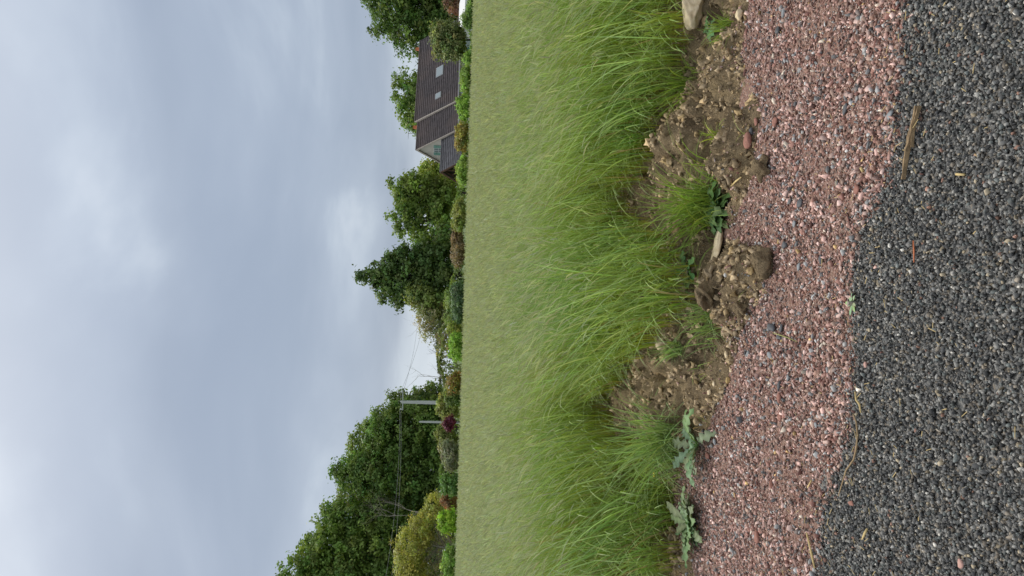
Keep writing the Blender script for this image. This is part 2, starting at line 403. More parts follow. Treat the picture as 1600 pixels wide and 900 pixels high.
xs = spread(-4.0, 4.0, 0.03, 60); fr = np.linspace(0, 1, 70)
X, FR = np.meshgrid(xs, fr)
ya = road_edge(X) - 0.12; yb = soil_edge(X) + 0.25; Yg = ya + (yb - ya) * FR
def path_h(x, y):
    return 0.006 - 0.02 * (1 - sstep(-0.10, 0.05, y - road_edge(x))) + 0.008 * fbm(x, y, 0.5, 2, 61) + 0.004 * fbm(x, y, 0.09, 2, 71)
n = len(xs); i = (np.arange(len(fr) - 1)[:, None] * n + np.arange(n - 1)[None, :]).ravel()
tag(link('gravel_path', npmesh('gravel_path', np.stack([X, Yg, path_h(X, Yg)], -1).reshape(-1, 3), np.stack([i, i + 1, i + 1 + n, i + n], 1), smooth=True), M_redbed), kind='structure')
xs = spread(-4, 4, 0.1, 60); fr = np.concatenate([[-6, -3], np.linspace(-1.5, 1, 30)])
X, FR = np.meshgrid(xs, fr); Yg = road_edge(X) + 0.1 - (1 - FR) * 1.0
def road_h(x, y): return -0.006 + 0.005 * fbm(x, y, 0.6, 2, 81)
n = len(xs); i = (np.arange(len(fr) - 1)[:, None] * n + np.arange(n - 1)[None, :]).ravel()
tag(link('road', npmesh('road', np.stack([X, Yg, road_h(X, Yg)], -1).reshape(-1, 3), np.stack([i, i + 1, i + 1 + n, i + n], 1), smooth=True), M_blackbed), kind='structure')

# ------------------------------------------------------------------ stones
def stone_arrays(seed, npts=11, flat=0.6, elong=1.0):
    """angular chipping about 1 across: hull of random points"""
    rs = random.Random(seed); bm = bmesh.new()
    for k in range(npts):
        v = Vector((rs.gauss(0, 1), rs.gauss(0, 1), rs.gauss(0, 1))).normalized() * rs.uniform(0.40, 0.56)
        bm.verts.new((v.x * elong, v.y, v.z * flat))
    r = bmesh.ops.convex_hull(bm, input=bm.verts[:])
    bmesh.ops.delete(bm, geom=[g for g in set(r['geom_interior']) | set(r['geom_unused']) if isinstance(g, bmesh.types.BMVert)], context='VERTS')
    bmesh.ops.triangulate(bm, faces=bm.faces[:]); bm.verts.index_update()
    V = np.array([v.co[:] for v in bm.verts]); Fc = np.array([[v.index for v in f.verts] for f in bm.faces]); bm.free()
    return V, Fc
def tinted_stone(name, rough=0.75, spec=0.3):
    mt, t, b = new_mat(name)
    at = t.nodes.new('ShaderNodeAttribute'); at.attribute_type = 'INSTANCER'; at.attribute_name = 'tint'
    tcn = t.nodes.new('ShaderNodeTexCoord'); ns = t.nodes.new('ShaderNodeTexNoise'); ns.inputs['Scale'].default_value = 3.0; ns.inputs['Detail'].default_value = 5
    t.links.new(tcn.outputs['Object'], ns.inputs['Vector'])
    rp = t.nodes.new('ShaderNodeValToRGB'); t.links.new(ns.outputs['Fac'], rp.inputs[0])
    rp.color_ramp.elements[0].position = 0.3; rp.color_ramp.elements[0].color = (0.75, 0.75, 0.75, 1); rp.color_ramp.elements[1].position = 0.7; rp.color_ramp.elements[1].color = (1.15, 1.15, 1.15, 1)
    mx = t.nodes.new('ShaderNodeMix'); mx.data_type = 'RGBA'; mx.blend_type = 'MULTIPLY'; mx.inputs['Factor'].default_value = 1
    t.links.new(at.outputs['Color'], mx.inputs['A']); t.links.new(rp.outputs[0], mx.inputs['B'])
    t.links.new(mx.outputs['Result'], b.inputs['Base Color']); b.inputs['Roughness'].default_value = rough; b.inputs['Specular IOR Level'].default_value = spec
    return mt
M_chip = tinted_stone('loose_chippings')
def scatter(name, pts, rot, scl, tint, protos, mat, label, cat=None):
    """one object of loose stones: its own mesh holds the stone shapes and the points they lie at"""
    nP = len(pts); V = [pts]; faces = []; gid = [np.full(nP, -1)]; base = nP
    for k, (v, f) in enumerate(protos):
        V.append(v); faces.append(f + base); gid.append(np.full(len(v), k)); base += len(v)
    me = npmesh(name, np.concatenate(V), np.concatenate(faces))
    nv = len(me.vertices)
    def attr(nm, typ, arr, key):
        a = me.attributes.new(nm, typ, 'POINT')
        full = np.zeros((nv,) + arr.shape[1:], arr.dtype); full[:nP] = arr; a.data.foreach_set(key, full.ravel())
    attr('rot', 'FLOAT_VECTOR', rot.astype(np.float32), 'vector'); attr('scl', 'FLOAT_VECTOR', scl.astype(np.float32), 'vector')
    attr('pick', 'INT', rng.integers(0, len(protos), nP).astype(np.int32), 'value')
    t4 = np.ones((nP, 4), np.float32); t4[:, :3] = tint; attr('tint', 'FLOAT_COLOR', t4, 'color')
    a = me.attributes.new('gid', 'INT', 'POINT'); a.data.foreach_set('value', np.concatenate(gid).astype(np.int32))
    o = link(name, me, mat); tag(o, label, cat, kind='stuff')
    g = bpy.data.node_groups.new(name, 'GeometryNodeTree')
    g.interface.new_socket('Geometry', in_out='INPUT', socket_type='NodeSocketGeometry'); g.interface.new_socket('Geometry', in_out='OUTPUT', socket_type='NodeSocketGeometry')
    nn = g.nodes.new; lk = g.links.new
    gi = nn('NodeGroupInput'); go = nn('NodeGroupOutput')
    def named(nm, typ):
        q = nn('GeometryNodeInputNamedAttribute'); q.data_type = typ; q.inputs['Name'].default_value = nm; return q.outputs['Attribute']
    cmp = nn('FunctionNodeCompare'); cmp.data_type = 'INT'; cmp.operation = 'GREATER_EQUAL'
    gidn = named('gid', 'INT')
    ia = [s for s in cmp.inputs if s.type == 'INT']; lk(gidn, ia[0]); ia[1].default_value = 0
    sepn = nn('GeometryNodeSeparateGeometry'); lk(gi.outputs[0], sepn.inputs[0]); lk(cmp.outputs[0], sepn.inputs['Selection'])
    sp = nn('GeometryNodeSplitToInstances'); sp.domain = 'POINT'; lk(sepn.outputs[0], sp.inputs[0]); lk(gidn, sp.inputs['Group ID'])
    m2p = nn('GeometryNodeMeshToPoints'); lk(sepn.outputs[1], m2p.inputs[0])
    iop = nn('GeometryNodeInstanceOnPoints'); lk(m2p.outputs[0], iop.inputs['Points']); lk(sp.outputs[0], iop.inputs['Instance'])
    iop.inputs['Pick Instance'].default_value = True; lk(named('pick', 'INT'), iop.inputs['Instance Index'])
    e2r = nn('FunctionNodeEulerToRotation'); lk(named('rot', 'FLOAT_VECTOR'), e2r.inputs[0]); lk(e2r.outputs[0], iop.inputs['Rotation'])
    lk(named('scl', 'FLOAT_VECTOR'), iop.inputs['Scale']); lk(iop.outputs[0], go.inputs[0])
    md = o.modifiers.new('scatter', 'NODES'); md.node_group = g
    return o
def pick_cols(cols, w, n_, jit=0.18):
    w = np.array(w, float); k = rng.choice(len(cols), n_, p=w / w.sum())
    return np.array(cols)[k] * (1 + jit * rng.standard_normal((n_, 1))).clip(0.4, 1.8)
CHIPS = [stone_arrays(100 + k, 10 + k % 4, 0.55 + 0.1 * (k % 4), 1 + 0.12 * (k % 3)) for k in range(14)]
FLAKES = [stone_arrays(200 + k, 10, 0.38 + 0.08 * (k % 3), 1.25) for k in range(10)]

# black chippings of the road
nb = 150000
bx = rng.uniform(-2.6, 2.6, nb); by = rng.uniform(1.05, 4.0, nb)
dist = by - road_edge(bx)
keep = (dist < 0) | (rng.random(nb) < np.exp(-np.maximum(dist, 0) / 0.045) * 0.5)
keep &= rng.random(nb) < np.where(by > 1.6, 1.0, 0.75)
bx, by, dist = bx[keep], by[keep], dist[keep]; nb = len(bx)
size = 0.0140 * np.exp(0.24 * rng.standard_normal(nb)).clip(0.6, 1.7)
bz = np.where(dist < 0, road_h(bx, by), path_h(bx, by)) + rng.uniform(0.000, 0.011, nb) * (dist < 0.0) + 0.002
BC = GREYS + [(0.33, 0.32, 0.29), (0.42, 0.35, 0.24), (0.33, 0.19, 0.14), (0.55, 0.52, 0.46), (0.17, 0.185, 0.175)]
scatter('black_gravel', np.stack([bx, by, bz], 1), rng.uniform(0, 6.28, (nb, 3)), size[:, None] * rng.uniform(0.8, 1.2, (nb, 3)),
        0.88 * pick_cols(BC, [6, 5, 6, 3.0, 6, 3, 1.8, 1.0, 0.4, 0.5, 4], nb, 0.30), CHIPS, M_chip, 'dark grey stone chippings covering the road', 'gravel')
# crushed red stone of the path
nr = 330000
rx = rng.uniform(-3.6, 3.6, nr); ry = rng.uniform(2.2, 6.2, nr)
d1 = ry - road_edge(rx); d2 = soil_edge(rx) - ry
dens = 0.42 + 0.58 * sstep(-0.35, 0.35, fbm(rx, ry, 0.45, 3, 91))
dens = dens * np.where(d1 < 0, np.exp(d1 / 0.05) * 0.3, 1) * np.where(d2 < 0, np.exp(d2 / 0.08) * 0.5, 1)
keep = rng.random(nr) < dens; rx, ry, d1, d2 = rx[keep], ry[keep], d1[keep], d2[keep]; nr = len(rx)
size = 0.0110 * np.exp(0.52 * rng.standard_normal(nr)).clip(0.45, 3.0)
rz = np.where(d2 < 0, soil_h(rx, ry), path_h(rx, ry)) + 0.25 * size + np.where(d1 < 0, 0.012, 0)
RC = REDS + [(0.52, 0.34, 0.29), (0.56, 0.40, 0.35), (0.125, 0.125, 0.125), (0.25, 0.25, 0.245), (0.40, 0.395, 0.38), (0.60, 0.52, 0.42), (0.50, 0.34, 0.15)]
scatter('red_gravel', np.stack([rx, ry, rz], 1), np.stack([rng.normal(0, 0.8, nr), rng.normal(0, 0.8, nr), rng.uniform(0, 6.28, nr)], 1), size[:, None] * rng.uniform(0.75, 1.25, (nr, 3)),
        1.22 * pick_cols(RC, [4, 5, 3, 4, 4, 2, 4, 4.5, 3, 2.0, 2.4, 1.8, 0.8, 0.25], nr, 0.26), FLAKES + CHIPS[:5], M_chip, 'crushed pink and red stone strewn over the path', 'gravel')

# single larger stones that can be told apart
def lump(seed, size, flat=0.6, elong=1.2, sub=3, rough=0.10, cuts=7):
    """a broken stone: sphere cut by planes, then roughened"""
    rs = random.Random(seed); bm = bmesh.new(); bmesh.ops.create_icosphere(bm, subdivisions=sub, radius=0.5)
    pl = []
    for k in range(cuts):
        nrm = Vector((rs.gauss(0, 1), rs.gauss(0, 1), rs.gauss(0, 1))).normalized(); pl.append((nrm, rs.uniform(0.27, 0.42)))
    for v in bm.verts:
        for nrm, dd in pl:
            q = v.co.dot(nrm) - dd
            if q > 0: v.co -= nrm * q
    V = np.array([v.co[:] for v in bm.verts]); Fc = np.array([[v.index for v in f.verts] for f in bm.faces]); bm.free()
    d = V / np.linalg.norm(V, axis=1)[:, None]
    V = V + d * (rough * (fbm(V[:, 0] + seed, V[:, 1] + V[:, 2] * 0.7, 0.22, 3, seed)))[:, None] * 0.5
    return V * np.array([elong, 1, flat]) * size, Fc
M_lime = plain('limestone', (0.82, 0.70, 0.49), 0.9, 0.1, 14, 0.9, c2=(0.58, 0.45, 0.27), spec=0.15)
M_slatestone = plain('dark_slate_stone', (0.10, 0.103, 0.108), 0.65, 0.3, 30, 0.2)
M_bluestone = plain('blue_grey_stone', (0.27, 0.285, 0.29), 0.7, 0.25, 30, 0.2)
M_redstone = plain('red_stone', (0.33, 0.16, 0.12), 0.85, 0.25, 40, 0.3)
M_pinkstone = plain('pink_stone', (0.55, 0.33, 0.27), 0.85, 0.2, 40, 0.2)
M_ochre = plain('ochre_stone', (0.52, 0.37, 0.16), 0.9, 0.2, 40, 0.3)
def zat(x, y):
    x = np.array([x]); y = np.array([y])
    a = float(path_h(x, y)[0]) if y[0] > road_edge(x)[0] - 0.03 else 0.012
    return max(a, float(soil_h(x, y)[0]))
BIG = 'larger single stones on the red path'
def put_stone(px, py, width_px, mat, label, cat='stone', name='stone', seed=0, flat=0.55, elong=1.25, rz=None, sink=0.3, group=None, rough=0.08, sub=2, tilt=0.15):
    g = G(px, py, 0.03); z = zat(g[0], g[1]); g = G(px, py, z + 0.01); z = zat(g[0], g[1])
    dist = math.sqrt(g[0] ** 2 + g[1] ** 2 + H * H); size = width_px / F * dist / elong ** 0.5
    V, Fc = lump(seed, size, flat, elong, sub, rough)
    z0 = V[:, 2].min(); o = link(name, npmesh(name, V, Fc, smooth=False), mat)
    o.location = (g[0], g[1], z - z0 * (1 - sink) + (0.006 if group == BIG else 0.0)); rs = random.Random(seed)
    o.rotation_euler = (rs.uniform(-tilt, tilt), rs.uniform(-tilt, tilt), rs.uniform(0, 6.28) if rz is None else rz)
    return tag(o, label, cat, group)
ROCKS = 'pale limestone rocks along the soil verge'
put_stone(1094, 15, 54, M_lime, 'largest cream limestone rock at the grass edge, cut by the frame', 'rock', 'limestone_rock', 3, 0.6, 1.15, 0.3, 0.2, ROCKS, 0.12, 4)
put_stone(1149, 23, 18, M_lime, 'fist-sized cream rock on red gravel beside the largest limestone rock', 'rock', 'limestone_rock', 5, 0.7, 1.3, 2.4, 0.2, ROCKS, 0.12, 3)
put_stone(1106, 389, 52, M_lime, 'long pale limestone rock lying flat between weeds and soil heap', 'rock', 'limestone_rock', 8, 0.40, 1.75, 0.15, 0.15, ROCKS, 0.12, 4)
put_stone(1043, 537, 24, M_lime, 'crumbly white chalk lump half hidden by grass on brown soil', 'rock', 'limestone_rock', 12, 0.8, 1.2, 1.0, 0.2, ROCKS, 0.2, 3)
put_stone(1135, 553, 12, M_lime, 'small white stone at the border of soil and red gravel', 'stone', 'white_stone', 15, 0.8, 1.3, 0.2, 0.15, 'white pebbles on the soil', 0.15, 2)
for k, (px, py, w, lb) in enumerate([(1088, 599, 8, 'white pebble on brown soil, topmost of the two side by side'), (1089, 613, 9, 'white irregular pebble on brown soil under its twin'),
        (1121, 594, 12, 'pale ochre pebble on soil right at the red gravel'), (1065, 620, 6, 'round cream pebble on soil away from the gravel'), (1126, 622, 6, 'small white pebble on mixed soil near the ochre patch'), (1090, 578, 7, 'white pebble on soil nearest the chalk lump')]):
    put_stone(px, py, w, M_lime if k != 2 else M_ochre, lb, 'pebble', 'pebble', 30 + k, 0.7, 1.2, None, 0.15, 'white pebbles on the soil')
BIG = 'larger single stones on the red path'
for k, (px, py, w, mt, el, lb) in enumerate([
        (1226, 383, 16, M_slatestone, 1.5, 'oval black slate stone alone on red gravel by an ochre stone'),
        (1250, 318, 16, M_slatestone, 1.6, 'black slate splinter on red gravel facing the weed clump'),
        (1283, 405, 13, M_slatestone, 1.5, 'knobbly black stone on red gravel near the road edge'),
        (1248, 417, 12, M_bluestone, 1.8, 'grey oblong stone on red gravel below the oval black one'),
        (1216, 378, 8, M_ochre, 1.4, 'ochre stone beside the oval black slate stone'),
        (1194, 446, 10, M_slatestone, 1.2, 'black angular stone at the foot of the soil heap'),
        (1207, 512, 19, M_slatestone, 1.6, 'square-cut black slate piece among pink stones'),
        (1220, 512, 12, M_slatestone, 1.5, 'black stone next to the square-cut slate piece'),
        (1217, 527, 10, M_slatestone, 1.1, 'dark stone with a grass straw lying against it'),
        (1204, 556, 13, M_bluestone, 1.8, 'blue-grey flake on red gravel in front of brown soil'),
        (1170, 553, 10, M_bluestone, 1.2, 'slate-blue stone near the white stone at the soil border'),
        (1231, 589, 10, M_bluestone, 1.3, 'light blue-grey stone in the middle of the path'),
        (1218, 603, 15, M_slatestone, 1.5, 'smooth dark grey stone paired with a plum stone'),
        (1219, 622, 14, M_redstone, 1.5, 'plum-red stone paired with the smooth grey one'),
        (1219, 651, 13, M_redstone, 1.5, 'rust-red sharp stone on the path'),
        (1275, 663, 9, M_bluestone, 1.3, 'pale blue stone close to the dry root'),
        (1297, 726, 12, M_redstone, 1.7, 'red splinter beside the dry root at the road edge'),
        (1157, 655, 15, M_slatestone, 1.3, 'dark rounded stone near the jagged thistle'),
        (1100, 677, 12, M_slatestone, 1.1, 'black stone touching the tip of the jagged thistle'),
        (1116, 690, 11, M_bluestone, 1.2, 'grey stone among red pieces under the jagged thistle'),
        (1107, 712, 13, M_redstone, 1.2, 'brick-red stone under the jagged thistle'),
        (1175, 220, 24, M_redstone, 1.3, 'largest brick-red stone at the soil foot on the path'),
        (1177, 205, 12, M_slatestone, 1.2, 'black stone just above the largest brick-red stone'),
        (1182, 190, 13, M_redstone, 1.5, 'brick-red flat stone uphill of a black one'),
        (1213, 190, 14, M_redstone, 1.3, 'terracotta wedge on red gravel away from the soil'),
        (1135, 213, 12, M_slatestone, 1.3, 'dark slate piece under the small grass tuft on soil'),
        (1340, 295, 15, M_redstone, 1.2, 'maroon cube-like stone near the end of the wood strip'),
        (1393, 180, 16, M_bluestone, 1.9, 'long grey slate stone beside the wood strip'),
        (1320, 170, 14, M_slatestone, 2.0, 'thin charcoal slate on the red path level with the wood strip'),
        (1225, 20, 13, M_bluestone, 1.2, 'light grey pointed stone on red gravel near the limestone rocks'),
        (1216, 47, 14, M_slatestone, 1.3, 'dark angular stone on red gravel below the light grey pointed one'),
        (1090, 830, 15, M_redstone, 1.4, 'flat red stone lying on the thistle rosette'),
        (1184, 838, 17, M_redstone, 1.3, 'broad brick-red stone on the path beside the rosette'),
        (1205, 756, 14, M_redstone, 1.3, 'brick-red wedge on the path near the frame edge of the twig'),
        (1330, 786, 11, M_redstone, 1.7, 'single red chip lying on the black chippings'),
        (1501, 880, 13, M_pinkstone, 1.3, 'salmon pink pebble alone on the black chippings'),
        (1352, 570, 9, M_pinkstone, 1.2, 'small pink stone at the start of the black chippings'),
        (1240, 350, 10, M_bluestone, 1.3, 'pale grey stone on the path nearest the weed clump')]):
    put_stone(px, py, w, mt, lb, 'stone', 'stone', 60 + k, 0.5, el, None, 0.18, BIG, 0.05, 2)

# loose crumbs and clods of soil
def clods(n_, smin, smax, seed, name, label):
    rs = np.random.default_rng(seed); protos = [lump(400 + seed + k, 1.0, 0.75, 1.2, 2, 1.3, 6) for k in range(8)]
    x = rs.uniform(-3.6, 3.6, n_ * 4); t = -0.08 + rs.random(n_ * 4) ** 1.4 * (np.maximum(grass_edge(x) - soil_edge(x), 0.2) + 0.45); y = soil_edge(x) + t
    heap = np.zeros_like(x)
    for hx, hy, hh, hr in heap_xy: heap = np.maximum(heap, np.exp(-((x - hx) ** 2 + (y - hy) ** 2) / (2 * hr ** 2)))
    ok = (y < grass_edge(x) + 0.5) & (rs.random(n_ * 4) < 0.25 + heap); x, y = x[ok][:n_], y[ok][:n_]; k = len(x)
    s = smin * (smax / smin) ** (rs.random(k) ** 2.6)
    z = soil_h(x, y) + 0.05 * s
    tint = np.array([[0.38, 0.29, 0.178]]) * (1 + 0.28 * rs.standard_normal((k, 1))).clip(0.5, 1.6) * np.array([[1, 1, 1]]) + np.outer(rs.random(k) ** 3, [0.12, 0.07, 0.0])
    return scatter(name, np.stack([x, y, z], 1), rs.uniform(0, 6.28, (k, 3)), s[:, None] * rs.uniform(0.75, 1.25, (k, 3)), tint, protos, M_chip, label, 'soil')
clods(9000, 0.006, 0.05, 3, 'soil_clods', 'crumbly brown clods and crumbs heaped along the verge')
M_clod = M_soil
for k, (px, py, w, lb) in enumerate([(1165, 412, 44, 'yellowish loam clod beside the long limestone rock'), (1115, 462, 40, 'round brown soil clod against the grass, below the yellowish one'),
        (1150, 262, 36, 'upright crumbling loam clod at the edge of the red gravel'), (1135, 480, 26, 'dark brown clod in the middle soil heap')]):
    put_stone(px, py, w, M_clod, lb, 'soil clod', 'soil_clod', 500 + k, 0.75, 1.2, None, 0.3, 'big soil clods on the verge', 0.35, 4)

# ------------------------------------------------------------------ grass
class Acc:
    def __init__(s): s.V = []; s.F = []; s.C = []; s.n = 0
    def add(s, V, Fc, C):
        s.V.append(V.reshape(-1, 3)); s.F.append(Fc + s.n); s.C.append(C.reshape(-1, 3)); s.n += V.size // 3
    def mesh(s, name, smooth=False):
        return npmesh(name, np.concatenate(s.V), np.concatenate(s.F), np.concatenate(s.C), smooth)
def ribbons(acc, path, width, side, col):
    """path (n,k,3) centre lines, width (n,k), side (n,3) across, col (n,k,3)"""
    n_, k = path.shape[:2]
    off = side[:, None, :] * (width * 0.5)[..., None]
    V = np.stack([path - off, path + off], 2)                    # n,k,2,3
    C = np.repeat(col[:, :, None, :], 2, 2)
    b = (np.arange(n_) * (2 * k))[:, None] + (np.arange(k - 1) * 2)[None, :]
    b = b.ravel(); Fc = np.stack([b, b + 1, b + 3, b + 2], 1)
    acc.add(V, Fc, C)
def blend(c0, c1, c2, t):
    """three-stop colour along a blade; t (k,), c (n,3)"""
    t = t[None, :, None]
    a = np.clip(t * 2, 0, 1); b = np.clip(t * 2 - 1, 0, 1)
    return (c0[:, None] * (1 - a) + c1[:, None] * a) * (1 - b) + c2[:, None] * b
def jitc(c, n_, v=0.16, hue=0.06):
    c = np.array(c)[None, :]; return (c * (1 + v * rng.standard_normal((n_, 1)))*(1 + hue * rng.standard_normal((n_, 3)))).clip(0.004, 0.9)
def stems(acc, base, h, lean, k, w, cols, head=None, hw=0.0, hcol=None, wind=-0.22, droop=0.0):
    """upright curved blades; base (n,3), h (n,), lean (n,2) random sideways"""
    n_ = len(base); t = np.linspace(0, 1, k)
    bend = lean + np.array([wind, -0.03])[None, :]
    p = np.zeros((n_, k, 3)); bl = np.linalg.norm(bend, axis=1)
    p[..., :2] = base[:, None, :2] + (bend * h[:, None])[:, None, :] * (t ** 1.9)[None, :, None]
    p[..., 2] = base[:, None, 2] + h[:, None] * (t[None, :] - (0.30 * bl + droop)[:, None] * (t ** 3)[None, :])
    az = rng.uniform(0, math.pi, n_); az = np.where(rng.random(n_) < 0.6, rng.normal(0, 0.7, n_), az)
    side = np.stack([np.cos(az), np.sin(az), np.zeros(n_)], 1)
    ww = w[:, None] * (np.interp(t, [0, .25, .7, 1], [0.75, 1.0, 0.75, 0.10]))[None, :]
    ribbons(acc, p, ww, side, blend(*cols, t))
    if head is not None:
        # seed head: a slim drooping spike beyond the tip, two crossed ribbons
        d = p[:, -1] - p[:, -2]; d /= np.linalg.norm(d, axis=1)[:, None]
        kk = 4; tt = np.linspace(0, 1, kk); q = np.zeros((n_, kk, 3))
        out = np.stack([bend[:, 0], bend[:, 1], np.zeros(n_)], 1)
        q[:] = p[:, -1][:, None] + d[:, None] * (head[:, None] * tt[None])[..., None] + (out * head[:, None])[:, None] * (tt ** 2)[None, :, None] * 0.9
        q[..., 2] -= (head[:, None] * 0.25) * (tt ** 2.2)[None]
        hwid = hw[:, None] * np.array([0.45, 1.0, 0.8, 0.12])[None]
        hc = np.repeat(hcol[:, None], kk, 1)
        ribbons(acc, q, hwid, side, hc)
        s2 = np.cross(side, d); ribbons(acc, q, hwid, s2, hc)
def leaves(acc, start, L_, az, k, w, cols, rise, fall):
    n_ = len(start); t = np.linspace(0, 1, k)
    dx = np.stack([np.cos(az), np.sin(az)], 1)
    p = np.zeros((n_, k, 3))
    p[..., :2] = start[:, None, :2] + dx[:, None] * (L_[:, None] * (0.25 * t + 0.55 * t ** 2)[None])[..., None]
    p[..., 2] = start[:, None, 2] + L_[:, None] * (rise[:, None] * t[None] - fall[:, None] * (t ** 2.3)[None])
    side = np.stack([-np.sin(az), np.cos(az), 0 * az], 1)
    ww = w[:, None] * np.interp(t, [0, .3, .75, 1], [0.7, 1, 0.7, 0.06])[None]
    ribbons(acc, p, ww, side, blend(*cols, t))

C_BASE = (0.46, 0.41, 0.07); C_MID = (0.25, 0.365, 0.06); C_TIP = (0.33, 0.45, 0.17); C_HEAD = (0.53, 0.565, 0.38)
acc = Acc()
def field_points(y0, y1, density, margin):
    A = (y1 - y0) * 2 * (0.40 * y1 + margin); n_ = int(A * density)
    y = rng.uniform(y0, y1, n_); x = rng.uniform(-1, 1, n_) * (0.40 * y1 + margin)
    ok = np.abs(x) < 0.40 * y + margin
    return x[ok], y[ok]
def clump(x, y): return fbm(x, y, 0.8, 3, 131)
# --- near: stems with leaves
x, y = field_points(4.2, 10.5, 620, 1.4)
ge = grass_edge(x); d = y - ge
ok = (d > 0.25 * fbm(x, y, 0.18, 2, 141)) & (rng.random(len(x)) < 0.55 + 0.6 * sstep(-0.6, 0.3, fbm(x, y, 0.35, 2, 151)))
x, y, d = x[ok], y[ok], d[ok]; n = len(x)
def gz(x, y): return np.where(y - soil_edge(x) < 3.0, soil_h(x, y), FIELD_Z)
z = gz(x, y)
ht = (0.42 + 0.40 * sstep(0.0, 1.1, d)) * (1 + 0.14 * rng.standard_normal(n)).clip(0.6, 1.35) * (1 + 0.14 * clump(x, y))
lean = rng.normal(0, 0.13, (n, 2)) + np.stack([0.10 * fbm(x, y, 0.6, 2, 161), -0.12 * (1 - sstep(0, 0.8, d)) + 0.05 * fbm(x, y, 0.6, 2, 171)], 1)
base = np.stack([x, y, z - 0.01], 1)
cb, cm, ct = jitc(C_BASE, n, .2), jitc(C_MID, n, .2), jitc(C_TIP, n, .15)
pt = fbm(x, y, 0.9, 2, 191)[:, None]; cm = cm * (1 + pt * np.array([[0.30, 0.08, -0.1]])).clip(0.6, 1.5); ct = ct * (1 + pt * np.array([[0.2, 0.05, -0.1]])).clip(0.6, 1.5)
dry = rng.random(n) < 0.05; cb[dry] = cm[dry] = ct[dry] = np.array([0.42, 0.33, 0.16])
hd = (d > 0.5) & (rng.random(n) < 0.55)
stems(acc, base[~hd], ht[~hd], lean[~hd], 7, rng.uniform(0.005, 0.011, (~hd).sum()), (cb[~hd], cm[~hd], ct[~hd]))
nh = hd.sum()
stems(acc, base[hd], ht[hd] * 1.04, lean[hd], 7, rng.uniform(0.0025, 0.004, nh), (cb[hd], cm[hd], ct[hd]), rng.uniform(0.09, 0.17, nh), rng.uniform(0.006, 0.012, nh), jitc(C_HEAD, nh, .14, .03))
for rep in range(2):
    s = rng.uniform(0.08, 0.6, n); st = base.copy(); st[:, 2] += ht * s; st[:, :2] += (lean + np.array([-0.2, 0])) * (ht * s ** 1.9)[:, None]
    leaves(acc, st, rng.uniform(0.16, 0.38, n), rng.normal(math.pi, 1.5, n), 6, rng.uniform(0.005, 0.011, n), (cm, jitc(C_MID, n, .2), jitc(C_TIP, n, .2)), rng.uniform(0.6, 1.0, n), rng.uniform(0.2, 0.9, n))
# --- long pale blades and culms that arch over the rest
x, y = field_points(4.4, 14, 110, 1.4); d = y - grass_edge(x); ok = d > 0.02; x, y, d = x[ok], y[ok], d[ok]; n = len(x)
base = np.stack([x, y, gz(x, y)], 1); ht = rng.uniform(0.75, 1.12, n) * (0.72 + 0.28 * sstep(0, 0.8, d)); c = jitc((0.47, 0.58, 0.31), n, .22)
stems(acc, base, ht, rng.normal(0, 0.22, (n, 2)) + np.array([-0.08, -0.06]), 9, rng.uniform(0.006, 0.012, n), (c * np.array([.8, .8, .4]), c * np.array([.85, .95, .6]), c), wind=-0.30)
# --- verge: low blades, dry straw on the bare soil
x, y = field_points(4.0, 8.5, 260, 1.2); ge = grass_edge(x); d = y - ge; dsoil = y - soil_edge(x)
tuft = sstep(0.25, 0.75, fbm(x, y, 0.22, 2, 181))
ok = (d < 0.25) & (dsoil > 0.05) & (rng.random(len(x)) < 0.04 + 0.30 * tuft * sstep(-0.45, 0.0, d) + 0.5 * sstep(-0.18, 0.1, d))
x, y = x[ok], y[ok]; n = len(x); base = np.stack([x, y, soil_h(x, y) - 0.005], 1)
dry = rng.random(n) < 0.35; cm = jitc((0.25, 0.34, 0.07), n, .25); cm[dry] = jitc((0.45, 0.36, 0.19), dry.sum(), .2)
for rep in range(3):
    leaves(acc, base + rng.normal(0, 0.012, (n, 3)) * [1, 1, 0], rng.uniform(0.08, 0.30, n), rng.uniform(0, 6.28, n), 6, rng.uniform(0.003, 0.006, n), (cm * 0.95, cm, cm * 1.1), rng.uniform(0.3, 1.0, n), rng.uniform(0.3, 0.9, n))
# --- middle distance
x, y = field_points(10.5, 24, 190, 1.6); n = len(x)
ht = 0.83 * (1 + 0.10 * rng.standard_normal(n)).clip(0.7, 1.3) * (1 + 0.09 * clump(x, y)); lean = rng.normal(0, 0.15, (n, 2))
base = np.stack([x, y, np.full(n, FIELD_Z)], 1); cb, cm, ct = jitc(C_BASE, n, .2), jitc(C_MID, n, .2), jitc(C_TIP, n, .15)
stems(acc, base, ht, lean, 5, rng.uniform(0.006, 0.011, n), (cb, cm, ct), rng.uniform(0.10, 0.18, n), rng.uniform(0.010, 0.020, n), jitc(C_HEAD, n, .14, .03))
# --- far part of the field
x, y = field_points(24, 54.5, 52, 2.5); n = len(x)
ht = 0.84 * (1 + 0.08 * rng.standard_normal(n)).clip(0.75, 1.2) * (1 + 0.05 * clump(x, y)); lean = rng.normal(0, 0.2, (n, 2))
base = np.stack([x, y, np.full(n, FIELD_Z)], 1); cb, cm, ct = jitc(C_BASE, n, .2), jitc(C_MID, n, .2), jitc(C_TIP, n, .15)
stems(acc, base, ht, lean, 4, rng.uniform(0.015, 0.03, n), (cb, cm, ct), rng.uniform(0.12, 0.22, n), rng.uniform(0.022, 0.045, n), jitc(C_HEAD, n, .12, .03))
o = link('tall_grass', acc.mesh('tall_grass'), M_grass)
tag(o, 'tall pale green grass with silvery seed heads filling the field', 'grass', kind='stuff')
print('grass verts', acc.n)

